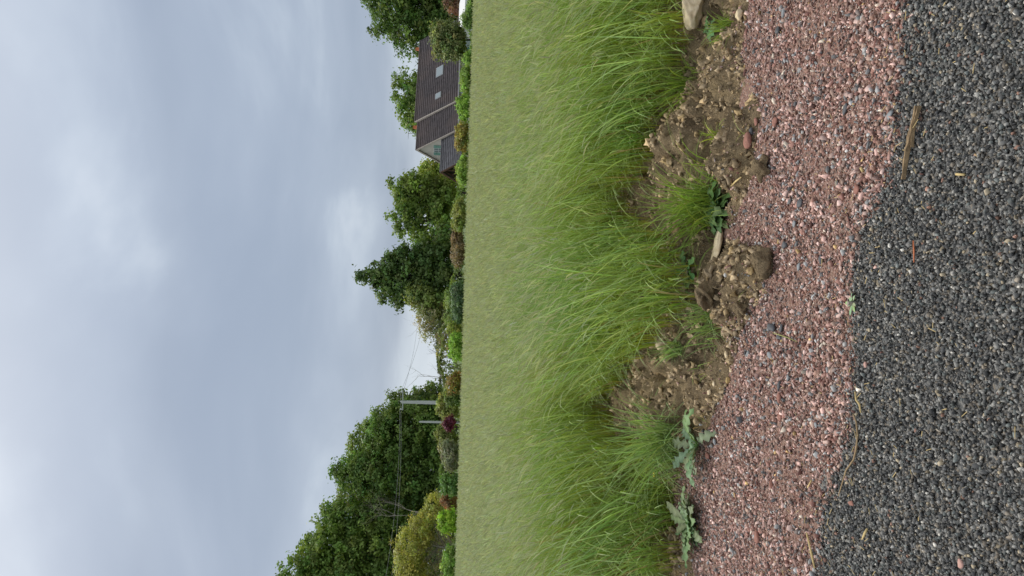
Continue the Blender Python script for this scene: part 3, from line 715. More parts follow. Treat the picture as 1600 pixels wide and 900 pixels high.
# ------------------------------------------------------------------ trees and shrubs beyond the field
GZ = -0.30
def leaf_faces(acc, cen, size, nrm, col, aspect=0.6):
    """one four-sided leaf spray per centre"""
    n_ = len(cen)
    a = rng.standard_normal((n_, 3)); a -= nrm * (a * nrm).sum(1)[:, None]; a /= np.linalg.norm(a, axis=1)[:, None] + 1e-9
    b = np.cross(nrm, a)
    s = size[:, None]
    V = np.stack([cen - a * s, cen + b * s * aspect + nrm * s * 0.12, cen + a * s, cen - b * s * aspect + nrm * s * 0.1], 1)
    i = np.arange(n_) * 4; Fc = np.stack([i, i + 1, i + 2, i + 3], 1)
    acc.add(V, Fc, np.repeat(col[:, None], 4, 1))
def tree(name, label, cat, blobs, D, col, leaf=0.26, dens=1.0, cl_r=0.55, group=None, trunk_r=0.22, seed=0, bark=None, up_bias=0.35, hue=0.10, base_py=None, sparse=0.0, trunk_lean=0.0, limbs=16, fill=0.35):
    """blobs: crown outline as ellipses in metres built from photograph pixels (px, py, half-height px, half-width px)"""
    global rng
    keep = rng; rng = np.random.default_rng(1000 + seed); rs = random.Random(seed)
    k = D / F
    cs = []
    for (px, py, hh, hw) in blobs:
        c = P(px, py, D); cs.append((c, hh * k, hw * k))
    bx = P(700, base_py, D)[0] if base_py is not None else np.average([c[0] for c, a, b in cs], weights=[a * b for c, a, b in cs])
    base = np.array([bx, D, GZ]); root = empty(name, base, label, cat, group)
    acc = Acc(); tips = []
    for (c, rh, rw) in cs:
        vol_s = rw * rw * 4 + rw * rh * 8
        ncl = max(6, int(vol_s * dens / (cl_r * cl_r * 1.8)))
        d = rng.standard_normal((ncl, 3)); d /= np.linalg.norm(d, axis=1)[:, None]
        rad = np.where(rng.random(ncl) < fill, rng.uniform(0.25, 0.85, ncl), rng.uniform(0.78, 1.05, ncl))
        lump_ = 1 + 0.20 * fbm(d[:, 0] * 2 + seed, d[:, 2] * 2 + d[:, 1], 0.7, 2, seed)
        cen = c + d * (rad * lump_)[:, None] * np.array([rw, min(rw, 5.0) * 0.9, rh])
        ok = cen[:, 2] > GZ + 0.15; cen = cen[ok]; d = d[ok]; tips += list(cen[:: max(1, len(cen) // 14)])
        r_ = cl_r * rng.uniform(0.6, 1.35, len(cen)); nl = 34
        ctone = (1 + 0.22 * rng.standard_normal(len(cen))).clip(0.55, 1.6)
        off = rng.standard_normal((len(cen), nl, 3)) * (r_ * 0.55)[:, None, None] * np.array([1, 1, 0.72])
        L_ = (cen[:, None] + off).reshape(-1, 3)
        nn_ = off / (np.linalg.norm(off, axis=2)[..., None] + 1e-6) + d[:, None] * 0.5 + np.array([0, 0, up_bias]) + 0.55 * rng.standard_normal(off.shape)
        nn_ = nn_.reshape(-1, 3); nn_ /= np.linalg.norm(nn_, axis=1)[:, None]
        if sparse > 0:
            q = rng.random(len(L_)) > sparse
        else: q = np.ones(len(L_), bool)
        cc = 1.85 * np.array(col)[None] * np.repeat(ctone, nl)[:, None] * (1 + 0.16 * rng.standard_normal((len(L_), 1))) * (1 + hue * rng.standard_normal((len(cen), 1, 3)).repeat(nl, 1).reshape(-1, 3) * [1, 0.4, 0.6])
        leaf_faces(acc, L_[q] - base, (0.82 * leaf * rng.uniform(0.6, 1.3, len(L_)))[q], nn_[q], cc.clip(0.005, 0.9)[q])
    link('crown' if cat == 'tree' else 'foliage', acc.mesh('crown'), M_leaf, root)
    # trunk and limbs
    mb = MB(); zt = np.mean([c[2] for c, a, b in cs]); top = max(c[2] + a * 0.6 for c, a, b in cs)
    hgt = top - GZ; lean = sum(c[0] for c, a, b in cs) / len(cs) - bx
    def tp(t): return np.array([lean * t ** 1.5 + 0.12 * math.sin(3 * t + seed), 0.1 * math.cos(4 * t + seed), hgt * t])
    mb.tube([tp(t) for t in (0, 0.1, 0.25, 0.45, 0.65, 0.85, 1)], [trunk_r * f for f in (1.3, 1.05, 0.95, 0.75, 0.5, 0.28, 0.08)], 7)
    rs.shuffle(tips)
    for tpnt in tips[:limbs]:
        e = np.array(tpnt) - base; hz = max(0.12, min(0.9, (e[2] / hgt) * 0.62)); s0 = tp(hz)
        mid = (s0 + e) / 2 + np.array([0, 0, 0.12 * np.linalg.norm(e - s0)]); r = trunk_r * 0.42 * (1.1 - hz)
        mb.tube([s0, mid, e], [r, r * 0.6, r * 0.15], 5)
    mb.build('trunk' if cat == 'tree' else 'stem', bark or M_bark, root, smooth=True)
    rng = keep
    return root
GREEN = (0.115, 0.165, 0.040); DARK = (0.075, 0.115, 0.030); OLIVE = (0.155, 0.175, 0.060); YEL = (0.20, 0.235, 0.055); LIME = (0.22, 0.32, 0.045)
TB = 'trees around the house'; TW = 'tall trees of the left-hand wood'
tree('broadleaf_tree', 'big dense dark green tree rising behind the right end of the tiled house', 'tree',
     [(640, 15, 66, 52), (668, 55, 60, 38), (610, 0, 40, 35), (690, 20, 35, 45), (640, -45, 70, 50)], 108, (0.080, 0.125, 0.032), 0.30, 1.0, 0.9, TB, 0.4, 1, base_py=5)
tree('broadleaf_tree', 'loose mid green tree showing above the middle of the house ridge', 'tree',
     [(640, 140, 30, 28), (645, 175, 28, 24), (655, 195, 24, 18), (665, 160, 30, 40), (690, 160, 30, 35)], 112, GREEN, 0.28, 0.8, 0.8, TB, 0.3, 2, base_py=160)
tree('willow_shrub', 'feathery olive shrub standing before the right part of the tiled house', 'shrub',
     [(700, 62, 26, 28), (688, 50, 18, 18), (712, 70, 16, 24), (692, 76, 16, 16)], 70, (0.145, 0.165, 0.065), 0.15, 1.3, 0.34, None, 0.10, 3, base_py=58, limbs=26, up_bias=0.6)
tree('broadleaf_tree', 'yellowish green young tree just left of the shuttered gable', 'tree',
     [(675, 262, 20, 16), (692, 270, 26, 26), (700, 300, 20, 25)], 92, YEL, 0.24, 0.95, 0.6, TB, 0.18, 4, base_py=275)
tree('broadleaf_tree', 'airy green tree left of the open timber carport', 'tree',
     [(632, 290, 26, 20), (655, 300, 36, 30), (685, 310, 30, 32), (640, 315, 25, 18)], 86, (0.135, 0.18, 0.042), 0.25, 0.9, 0.62, TB, 0.24, 5, base_py=300)
tree('broadleaf_tree', 'round green tree with a sky gap, standing next to the dark pointed tree', 'tree',
     [(630, 335, 24, 18), (642, 356, 26, 18), (680, 332, 34, 28), (662, 372, 18, 12)], 84, GREEN, 0.24, 0.85, 0.6, TB, 0.22, 6, base_py=345)
tree('broadleaf_tree', 'low rounded green tree at the foot of the dark pointed tree', 'tree',
     [(680, 385, 30, 26), (695, 370, 22, 30)], 80, (0.105, 0.16, 0.04), 0.22, 1.0, 0.55, TB, 0.18, 7, base_py=385)
tree('pointed_tree', 'tall dark green tree tapering to a pointed top', 'tree',
     [(566, 431, 10, 5), (580, 430, 14, 13), (600, 430, 20, 24), (612, 405, 14, 14), (605, 452, 14, 18), (628, 428, 28, 38), (655, 425, 30, 46), (685, 430, 34, 50), (625, 465, 12, 12)], 78, (0.072, 0.108, 0.034), 0.24, 0.85, 0.55, TB, 0.24, 8, base_py=430, limbs=26)
tree('broadleaf_tree', 'bushy mid green tree leaning against the dark pointed tree', 'tree',
     [(672, 470, 32, 26), (690, 490, 26, 22), (655, 462, 20, 16)], 75, (0.12, 0.15, 0.046), 0.20, 0.95, 0.5, TB, 0.18, 9, base_py=475)
tree('scrub_tree', 'sparse grey-green scrubby tree with bare twigs beside the sky gap', 'tree',
     [(672, 500, 30, 18), (682, 520, 24, 18), (695, 538, 18, 16)], 74, (0.19, 0.185, 0.105), 0.15, 0.7, 0.45, None, 0.14, 10, M_palebark, base_py=505, sparse=0.35, limbs=34)
# the wood on the left
for k, (bl, D, c, lb, bp) in enumerate([
        ([(645, 628, 40, 16), (665, 640, 36, 26), (672, 615, 25, 14)], 104, (0.10, 0.135, 0.04), 'lowest tree at the right-hand end of the wood, behind the concrete pole', 632),
        ([(605, 668, 36, 30), (640, 668, 45, 40), (680, 665, 30, 36)], 100, (0.095, 0.14, 0.036), 'rounded tree of the wood standing behind the short pale post', 668),
        ([(575, 705, 32, 30), (610, 706, 50, 42), (660, 705, 45, 40)], 103, (0.115, 0.155, 0.040), 'bright green tree of the wood above the grey-green shrub', 705),
        ([(548, 742, 32, 26), (590, 745, 50, 44), (650, 745, 50, 42)], 98, (0.085, 0.13, 0.034), 'tall tree of the wood with a ragged top above the round green bush', 742),
        ([(560, 775, 34, 22), (600, 790, 50, 36), (655, 790, 45, 45)], 106, (0.12, 0.14, 0.052), 'greyish tree of the wood just behind the pale dead trunk', 785),
        ([(520, 812, 24, 26), (552, 822, 40, 40), (610, 825, 60, 42), (665, 830, 40, 40)], 97, (0.095, 0.145, 0.036), 'large tree of the wood behind the yellow-green shrub', 820),
        ([(488, 870, 26, 30), (520, 868, 45, 45), (590, 872, 60, 50), (655, 880, 40, 45)], 94, (0.11, 0.155, 0.038), 'tallest tree of the wood, near the lower picture border', 870),
        ([(470, 930, 40, 45), (540, 930, 70, 50), (620, 930, 60, 50)], 92, (0.085, 0.13, 0.034), 'tree of the wood cut off by the lower picture border', 930)]):
    bl = [(a, b, h_ * 1.0, w * 1.12) for a, b, h_, w in bl]
    tree('broadleaf_tree', lb, 'tree', bl, D, tuple(v * 1.12 for v in c), 0.26, 1.05, 0.68, TW, 0.3, 20 + k, base_py=bp, limbs=14)
# shrubs along the garden side of the field
SH = 'garden shrubs along the far side of the field'
def shrub(label, blobs, D, col, seed, leaf=0.10, name='garden_shrub', cl=0.22, dens=1.1, hue=0.08, base=None, sparse=0.0):
    return tree(name, label, 'shrub', blobs, D, col, leaf, dens, cl, SH, 0.05, seed, None, 0.5, hue, base_py=base, limbs=8, fill=0.2, sparse=sparse)
shrub('clipped round dark green bush between the grey shrub and the russet bush', [(704, 758, 16, 17)], 60, (0.10, 0.17, 0.05), 50)
shrub('clipped round bright lime bush in front of the yellow-green shrub', [(701, 815, 16, 18)], 59, (0.20, 0.30, 0.035), 51)
shrub('green dome-shaped bush at the foot of the yellow-green shrub', [(704, 878, 14, 24)], 58, (0.14, 0.22, 0.05), 52)
shrub('russet leaved bush between two clipped round bushes', [(704, 785, 13, 14), (697, 780, 8, 8)], 61, (0.20, 0.115, 0.06), 53, hue=0.2)
shrub('grey-green twiggy shrub left of the purple shrub', [(706, 715, 16, 22), (700, 702, 14, 14)], 61, (0.17, 0.18, 0.115), 54, sparse=0.25)
shrub('low olive bush under the short pale post', [(700, 690, 14, 16), (694, 678, 14, 12)], 64, OLIVE, 55)
p = shrub('purple leaved round shrub on bare stems', [(702, 661, 9, 11)], 60, (0.10, 0.022, 0.040), 56, 0.09, 'purple_shrub', hue=0.15)
shrub('tall yellow-green bush beside the concrete pole base', [(700, 640, 18, 14), (698, 628, 14, 12)], 63, (0.19, 0.21, 0.065), 57)
shrub('dark green bush below the orange flowering bush', [(710, 622, 14, 14)], 60, (0.10, 0.145, 0.04), 58)
b = shrub('bush with orange-yellow blossom in front of the low hedge', [(710, 600, 13, 17)], 59.5, (0.17, 0.15, 0.04), 59, hue=0.35)
shrub('rounded bright green bush below the sky gap', [(714, 543, 12, 20), (712, 533, 11, 12)], 59, (0.17, 0.27, 0.045), 60)
shrub('small yellow-green bush beside the rounded bright green one', [(712, 516, 12, 10)], 60, YEL, 61)
shrub('dark blue-green bush at the foot of the bushy tree', [(716, 478, 10, 26), (714, 455, 9, 14)], 60, (0.085, 0.13, 0.065), 62)
shrub('lighter green bush against the scrubby tree', [(708, 497, 14, 14), (708, 470, 12, 20)], 64, (0.15, 0.20, 0.06), 63)
shrub('brown dry hedge piece under the low rounded tree', [(716, 395, 10, 22), (714, 370, 8, 14)], 62, (0.17, 0.13, 0.075), 64, sparse=0.2)
shrub('round olive-green bush below the airy tree', [(718, 335, 10, 24), (716, 345, 10, 15)], 61, (0.19, 0.21, 0.06), 65)
shrub('pale green bush in front of the timber truss', [(724, 268, 9, 22), (722, 260, 8, 10)], 61, (0.18, 0.25, 0.06), 66)
shrub('olive-brown bush before the lower tiled roof', [(722, 215, 11, 22), (721, 225, 10, 12)], 61, (0.20, 0.18, 0.05), 67, hue=0.2)
shrub('round vivid green bush under the pale roof verge', [(725, 168, 11, 20)], 61, (0.16, 0.25, 0.045), 68)
shrub('green bush under the small skylight', [(729, 125, 9, 24)], 61, (0.15, 0.22, 0.05), 69)
shrub('low green bush beside the teal shutters', [(731, 92, 6, 10)], 62, (0.16, 0.24, 0.06), 70)
shrub('green bush in front of the white garden wall', [(731, 30, 9, 14), (736, 12, 6, 16)], 63, (0.12, 0.19, 0.05), 71)
shrub('copper-red leaved bush above the white outbuilding', [(712, 4, 18, 18)], 80, (0.15, 0.085, 0.06), 72, 0.14, cl=0.4, hue=0.15)
# big yellow-green shrub with bare pale branches inside
y0 = tree('spindly_shrub', 'broad yellow-green shrub showing bare pale branches inside', 'shrub',
     [(640, 862, 24, 42), (658, 825, 18, 28), (676, 795, 14, 22), (650, 905, 26, 34), (690, 780, 8, 10), (632, 890, 16, 25)], 64, (0.235, 0.235, 0.065), 0.13, 0.85, 0.36, None, 0.12, 80, M_palebark, 0.6, 0.08, base_py=858, limbs=46, fill=0.12, sparse=0.15)
tree('spindly_shrub', 'thin grey-brown undergrowth inside the yellow-green shrub', 'shrub',
     [(680, 860, 30, 40), (690, 830, 18, 25), (680, 895, 30, 25)], 64.5, (0.17, 0.145, 0.085), 0.07, 0.55, 0.4, None, 0.08, 81, M_palebark, 0.3, 0.05, base_py=865, limbs=50, sparse=0.55)
# hedges
def hedge(label, pts, D, depth, col, leaf, seed):
    """pts: (px of top, py); a hedge running between them"""
    global rng
    keep = rng; rng = np.random.default_rng(seed)
    acc = Acc(); g = [P(px, py, D) for px, py in pts]; g.sort(key=lambda q: q[0]); gx = np.array([q[0] for q in g]); gzt = np.array([q[2] for q in g])
    x0, x1 = gx[0], gx[-1]; root = empty('hedge', ((x0 + x1) / 2, D, GZ), label, 'hedge', 'hedges beyond the field')
    n_ = int((x1 - x0) * (gzt.mean() - GZ + depth) * 26 / (leaf * leaf * 30)); x = rng.uniform(x0, x1, n_); top = np.interp(x, gx, gzt) + 0.25 * fbm(x, x * 0 + seed, 1.5, 3, seed)
    u = rng.random(n_); y = D + rng.uniform(-0.5, 0.5, n_) * depth; z = np.where(rng.random(n_) < 0.4, top - rng.exponential(0.12, n_), GZ + (top - GZ) * u)
    y = np.where(rng.random(n_) < 0.6, D - depth * 0.5 + rng.normal(0, 0.12, n_), y)
    tone = (1 + 0.25 * fbm(x, z, 0.7, 2, seed + 1) + 0.15 * rng.standard_normal(n_)).clip(0.4, 1.8)
    nr_ = rng.standard_normal((n_, 3)) + np.array([0, -0.6, 0.7]); nr_ /= np.linalg.norm(nr_, axis=1)[:, None]
    leaf_faces(acc, np.stack([x, y, z], 1) - np.array(root.location), leaf * rng.uniform(0.6, 1.3, n_), nr_, 1.7 * np.array(col)[None] * tone[:, None] * (1 + 0.06 * rng.standard_normal((n_, 3))))
    link('foliage', acc.mesh('hedge'), M_leaf, root)
    for k in range(min(14, int((x1 - x0) / 1.2) + 1)):
        mb = MB(); xx = x0 + 0.3 + k * (x1 - x0 - 0.6) / 14 - root.location[0]; mb.tube([(xx, 0, 0), (xx + 0.1, 0.05, 0.6), (xx - 0.05, 0, float(gzt.min() - GZ) * 0.8)], [0.05, 0.04, 0.015], 5)
        mb.build('stem', M_bark, root)
    rng = keep
hedge('low dark olive hedge running below the sky gap', [(694, 490), (688, 520), (687, 550), (690, 585), (691, 612), (690, 650)], 70, 1.5, (0.125, 0.15, 0.05), 0.16, 300)
hedge('low hedge running behind the shrubs at the foot of the wood', [(690, 645), (692, 700), (690, 760), (688, 840), (686, 905), (684, 960)], 72, 1.6, (0.10, 0.145, 0.042), 0.17, 301)
hedge('clipped hedge below the trees left of the carport', [(716, 285), (712, 330), (711, 380), (708, 430), (704, 500)], 66, 1.2, (0.11, 0.15, 0.045), 0.15, 302)
hedge('low green planting along the front of the tiled house', [(742, -60), (738, 20), (737, 60), (734, 110), (729, 180), (724, 250), (720, 290)], 64, 1.0, (0.12, 0.18, 0.05), 0.14, 303)
hedge('far tree line on the horizon seen through the sky gap', [(690, 480), (683, 530), (684, 560), (687, 590), (688, 620), (680, 700), (690, 900)], 190, 8, (0.10, 0.125, 0.055), 0.5, 304)

# bare branches
def bare(name, label, base, length, dirv, seed, mat, depth=4, r=0.07, spread_=0.5, cat='dead tree', nsub=3):
    rs = random.Random(seed); root = empty(name, base, label, cat); mb = MB(); tw = MB()
    def grow(p, d, ln, rad, lev):
        pts = [p]; q = Vector(p); dd = Vector(d)
        for s in range(4):
            dd = (dd + Vector((rs.gauss(0, .12), rs.gauss(0, .12), rs.gauss(0.03, .10)))).normalized(); q = q + dd * ln / 4; pts.append(q.copy())
        (mb if lev < 2 else tw).tube(pts, [rad * (1 - 0.18 * i) for i in range(5)], 5 if lev < 2 else 4)
        if lev >= depth: return
        for k in range(nsub):
            s = pts[rs.choice([2, 3, 4])]; nd = (dd + Vector((rs.gauss(0, spread_), rs.gauss(0, spread_), rs.gauss(0.15, spread_ * 0.7)))).normalized()
            grow(s, nd, ln * rs.uniform(0.5, 0.75), rad * 0.45, lev + 1)
    grow(Vector((0, 0, 0)), Vector(dirv).normalized(), length, r, 0)
    mb.build('trunk', mat, root); tag(tw.build('twigs', mat, root), kind='stuff')
    return root
b0 = P(690, 620, 71); b0[2] = GZ
bare('bare_sapling', 'bare crooked branches arching against the sky gap', b0, 3.4, (0.35, 0, 1), 3, M_palebark, 3, 0.09, 0.45)
b0 = P(690, 805, 80); b0[2] = GZ
bare('dead_tree', 'pale bent dead trunk with fine grey twigs before the wood', b0, 5.6, (0.26, 0, 1), 11, M_palebark, 5, 0.13, 0.42, nsub=3)
b0 = P(700, 512, 76); b0[2] = GZ
bare('bare_sapling', 'thin bare twigs sticking up beside the scrubby tree', b0, 3.6, (0.12, 0, 1), 21, M_palebark, 3, 0.05, 0.4)
# thin bare trunks on the horizon in the sky gap
for k, (py, tx, lb) in enumerate([(549, 672, 'slim leafless tree on the horizon, nearest the scrubby tree'), (563, 667, 'slim leafless tree on the horizon, tallest of the row'), (576, 677, 'slim leafless tree on the horizon left of the tallest'), (585, 673, 'slim leafless tree on the horizon nearest the bare branches'), (596, 677, 'lowest slim leafless tree on the horizon, by the wood')]):
    b0 = P(690, py, 150); hgt = P(tx, py, 150)[2] - GZ; b0[2] = GZ
    bare('leafless_tree', lb, b0, hgt * 0.62, (0.04, 0, 1), 30 + k, M_bark, 2, 0.11, 0.25); bpy.context.view_layer.update()

# ------------------------------------------------------------------ poles and wires
def pole(label, px_top, py_top, py_base, D, w, cross):
    t = P(px_top, py_top, D); b = P(690, py_base, D); b[2] = GZ; b[0] = t[0]
    root = empty('utility_pole', b, label, 'pole', 'utility poles'); mb = MB(); hz = t[2] - GZ
    c = [(-w, -w * .7), (w, -w * .7), (w, w * .7), (-w, w * .7)]
    mb.hexa([(x * 1.25, y * 1.25, 0) for x, y in c] + [(x * 0.75, y * 0.75, hz) for x, y in c]); mb.build('mast', M_pole, root)
    if cross:
        mb = MB(); mb.beam((-0.1, 0, hz - 0.15), (1.1, 0, hz - 0.12), 0.09, 0.10); mb.beam((-0.8, 0, hz - 0.14), (0.1, 0, hz - 0.15), 0.09, 0.10); mb.build('crossarm', M_steel, root)
        for xx in (-0.7, 0.05, 1.0):
            mb = MB(); mb.tube([(xx, 0, hz - 0.08), (xx, 0, hz), (xx, 0, hz + 0.12)], [0.05, 0.07, 0.03], 8); mb.build('insulator', M_white, root)
    else:
        mb = MB(); mb.tube([(0, 0, hz), (0, 0, hz + 0.08)], [w * 0.8, w * 0.3], 8); mb.build('cap', M_steel, root)
    return t
top1 = pole('tall white concrete utility pole with a crossarm beside the sky gap', 627, 628, 632, 73, 0.17, True)
top2 = pole('short pale grey post in front of the wood', 656, 659, 660, 70, 0.10, False)
def wire(label, pts, r=0.016):
    a = Vector(pts[0]); b = Vector(pts[1]); sag = pts[2]; mb = MB(); n_ = 24
    mb.tube([(a.lerp(b, i / n_) - Vector((0, 0, sag * 4 * (i / n_) * (1 - i / n_)))) for i in range(n_ + 1)], r, 5)
    o = mb.build('power_line', M_wire); tag(o, label, 'wire', 'overhead wires')
aL = P(592, 960, 66); aL2 = P(604, 960, 67)
for dx, e, lb in ((-0.7, aL, 'upper overhead wire running left from the concrete pole across the wood'), (1.0, aL2, 'lower overhead wire running left from the concrete pole across the wood')):
    wire(lb, ((top1[0] + dx, 73, top1[2] + 0.12), tuple(e), 0.5), 0.013)
wire('overhead wire running right from the concrete pole over the sky gap', ((top1[0] + 0.05, 73, top1[2] + 0.12), tuple(P(652, 470, 110)), 0.6), 0.012)
wire('second overhead wire over the sky gap, lower on the crossarm', ((top1[0] + 1.0, 73, top1[2] + 0.1), tuple(P(664, 470, 112)), 0.6), 0.012)

# ------------------------------------------------------------------ the tiled house
def proj(p):
    d = np.array(p) - np.array([0, 0, H]); f = d @ FWD
    return 800 + F * (d @ DOWN) / f, 450 - F * (d @ RIGHT) / f
HG = -0.75                                            # house stands a little lower than the field
A = P(651, 234, 80.0); B = P(662, 64, 87.4)
ex = np.array([B[0] - A[0], B[1] - A[1]]); LEN = float(np.linalg.norm(ex)); ex /= LEN
ang = math.atan2(ex[1], ex[0])
house = empty('house', (A[0], A[1], HG), 'long cream house with dark tiled roof and shuttered gable beyond the field', 'house', rz=ang)
ey = np.array([-ex[1], ex[0]])
def loc_of(w):
    d = np.array(w)[:2] - A[:2]; return np.array([d @ ex, d @ ey, w[2] - HG])
def wld(l): return np.array([*(A[:2] + ex * l[0] + ey * l[1]), l[2] + HG])
def hit(px, py, p0, nrm):
    """local point where the ray through a pixel meets a plane given in house coordinates"""
    o = loc_of((0, 0, H)); d = ray(px, py); dl = np.array([d[:2] @ ex, d[:2] @ ey, d[2]])
    t = ((np.array(p0) - o) @ np.array(nrm)) / (dl @ np.array(nrm)); return o + dl * t
ZR = float(A[2] - HG)                                  # ridge of the lower part
HALF = 3.75; eave = hit(716.5, 203, (0, -HALF, 0), (0, 1, 0)); ZE = float(eave[2])
XS = min(np.arange(1, 9, 0.05), key=lambda x: abs(proj(wld((x, 0, ZR + 0.3)))[1] - 190))
STEP = 0.34
def slope_courses(mb, x0, x1, ye, ze, zr, n_=22, lift=0.05, over=0.0):
    """courses of tiles from eave (ye,ze) to ridge (0,zr); each course overlaps the one below"""
    dy = -ye / n_; dz = (zr - ze) / n_; ln = math.hypot(dy, dz); ny, nz = (-dz / ln, dy / ln) if ye < 0 else (dz / ln, -dy / ln)
    if nz < 0: ny, nz = -ny, -nz
    for k in range(n_):
        ya, za = ye + dy * k, ze + dz * k; yb, zb = ye + dy * (k + 1.12), ze + dz * (k + 1.12)
        if k == n_ - 1: yb, zb = 0, zr
        j = random.uniform(-0.008, 0.008)
        lo = lift + j
        c = [(x0, ya + ny * 0.0, za), (x1, ya, za), (x1, yb, zb), (x0, yb, zb),
             (x0, ya + ny * (lo + 0.03), za + nz * (lo + 0.03)), (x1, ya + ny * (lo + 0.03), za + nz * (lo + 0.03)), (x1, yb + ny * 0.02, zb + nz * 0.02), (x0, yb + ny * 0.02, zb + nz * 0.02)]
        mb.hexa(c)
def gable_poly(x, half, ze, zr, z0, drop=0.06):
    return [(x, -half, z0), (x, half, z0), (x, half, ze - drop), (x, 0, zr - drop), (x, -half, ze - drop)]
def extrude_poly(mb, poly, dx):
    n_ = len(poly); V = poly + [(a + dx, b, c) for a, b, c in poly]
    mb.add(V, [tuple(range(n_))[::-1], tuple(range(n_, 2 * n_))] + [(i, (i + 1) % n_, (i + 1) % n_ + n_, i + n_) for i in range(n_)])
W_ = HALF - 0.30; sl = (ZR - ZE) / HALF
mb = MB(); extrude_poly(mb, gable_poly(0.12, W_, ZE + sl * 0.30, ZR, 0.0), XS - 0.14); wall1 = mb.build('wall', M_render, house)
mb = MB(); extrude_poly(mb, gable_poly(XS, W_, ZE + 0.25 + sl * 0.30, ZR + STEP, 0.0), LEN - XS - 0.1); wall2 = mb.build('wall', M_render, house)
mb = MB()
for sgn in (-1, 1): slope_courses(mb, 0.0, XS - 0.02, sgn * HALF, ZE, ZR)
r1 = mb.build('roof', M_tile, house)
mb = MB()
for sgn in (-1, 1): slope_courses(mb, XS + 0.02, LEN, sgn * (HALF + 0.05), ZE + 0.12, ZR + STEP)
r2 = mb.build('roof', M_tile, house)
for rf, x0, x1, z in ((r1, -0.02, XS - 0.02, ZR), (r2, XS + 0.02, LEN + 0.02, ZR + STEP)):
    mb = MB(); k = int((x1 - x0) / 0.42)
    for q in range(k):
        a = x0 + (x1 - x0) * q / k; b_ = x0 + (x1 - x0) * (q + 1.06) / k
        mb.tube([(a, 0, z + 0.02), (min(b_, x1), 0, z + 0.035)], [0.13, 0.12], 8)
    tag(mb.build('ridge_cap', M_tile, rf), kind='stuff')
# pale mortar verges: the exposed edge of the higher roof and the gable edge
def verge(parent, x, half, ze, zr, w, t, side=(-1,)):
    mb = MB()
    for s_ in side:
        mb.hexa([(x - w, s_ * half, ze - t), (x, s_ * half, ze - t), (x, 0, zr - t), (x - w, 0, zr - t), (x - w, s_ * half, ze + 0.09), (x, s_ * half, ze + 0.09), (x, 0, zr + 0.10), (x - w, 0, zr + 0.10)])
    return mb.build('verge', M_verge, parent)
verge(r2, XS + 0.015, HALF + 0.05, ZE + 0.13, ZR + STEP, 0.14, STEP + 0.05)
v = verge(r1, 0.0, HALF, ZE, ZR, 0.08, 0.16, (-1, 1)); 
# gutter along the eaves
for rf, x0, x1, ze in ((r1, 0.0, XS - 0.05, ZE), (r2, XS + 0.05, LEN, ZE + 0.12)):
    mb = MB(); mb.tube([(x0, -HALF - 0.10, ze - 0.02), (x1, -HALF - 0.10, ze - 0.02)], 0.07, 8); mb.build('gutter', M_steel, rf)
# skylights on the front slope
nS = np.array([0, -(ZR + STEP - ZE - 0.12), (HALF + 0.05)]); nS /= np.linalg.norm(nS); pS = (0, -(HALF + 0.05), ZE + 0.12)
for (px, py, w, h_) in ((688, 112, 1.25, 0.85), (685.5, 150, 0.62, 0.62)):
    c = hit(px, py, pS, nS); up_ = np.array([0, nS[2], -nS[1]]); xx = np.array([1, 0, 0.])
    def quad_box(mb, w, h_, a, b_):
        q = [c + xx * sx * w / 2 + up_ * sy * h_ / 2 for sx, sy in ((-1, -1), (1, -1), (1, 1), (-1, 1))]
        mb.hexa([tuple(p + nS * a) for p in q] + [tuple(p + nS * b_) for p in q])
    fr_ = MB(); quad_box(fr_, w + 0.16, h_ + 0.16, -0.02, 0.13); s_ = fr_.build('skylight', M_steel, r2)
    gl = MB(); quad_box(gl, w, h_, 0.125, 0.145); gl.build('pane', M_glass, s_)
# chimneys
for (px, py, rf, dpx) in ((659, 77, r2, 8), (650, 199, r1, 6)):
    zr = ZR + (STEP if rf is r2 else 0); c = hit(px, py, (0, 0.6, 0), (0, 1, 0)); mb = MB()
    mb.box(c[0] - 0.28, c[0] + 0.28, 0.25, 0.95, zr - 1.2, zr + 0.12); ch = mb.build('chimney', M_render, rf)
    mb = MB(); mb.tube([(c[0], 0.6, zr + 0.13), (c[0], 0.6, zr + 0.3), (c[0], 0.6, zr + 0.56), (c[0], 0.6, zr + 0.6)], [0.23, 0.21, 0.17, 0.2], 10); mb.build('pot', M_pot, ch)
mb = MB(); c = hit(648, 209, (0, 0.6, 0), (0, 1, 0)); mb.tube([(c[0], 0.6, ZR - 0.2), (c[0], 0.6, ZR + 1.1)], 0.025, 5); an = mb.build('aerial', M_steel, house)
mb = MB(); mb.beam((c[0] - 0.6, 0.6, ZR + 1.05), (c[0] + 0.5, 0.6, ZR + 1.05), 0.03, 0.03)
for q in range(5): mb.beam((c[0] - 0.55 + q * 0.25, 0.3, ZR + 1.05), (c[0] - 0.55 + q * 0.25, 0.9, ZR + 1.05), 0.02, 0.02)
mb.build('antenna', M_steel, house)
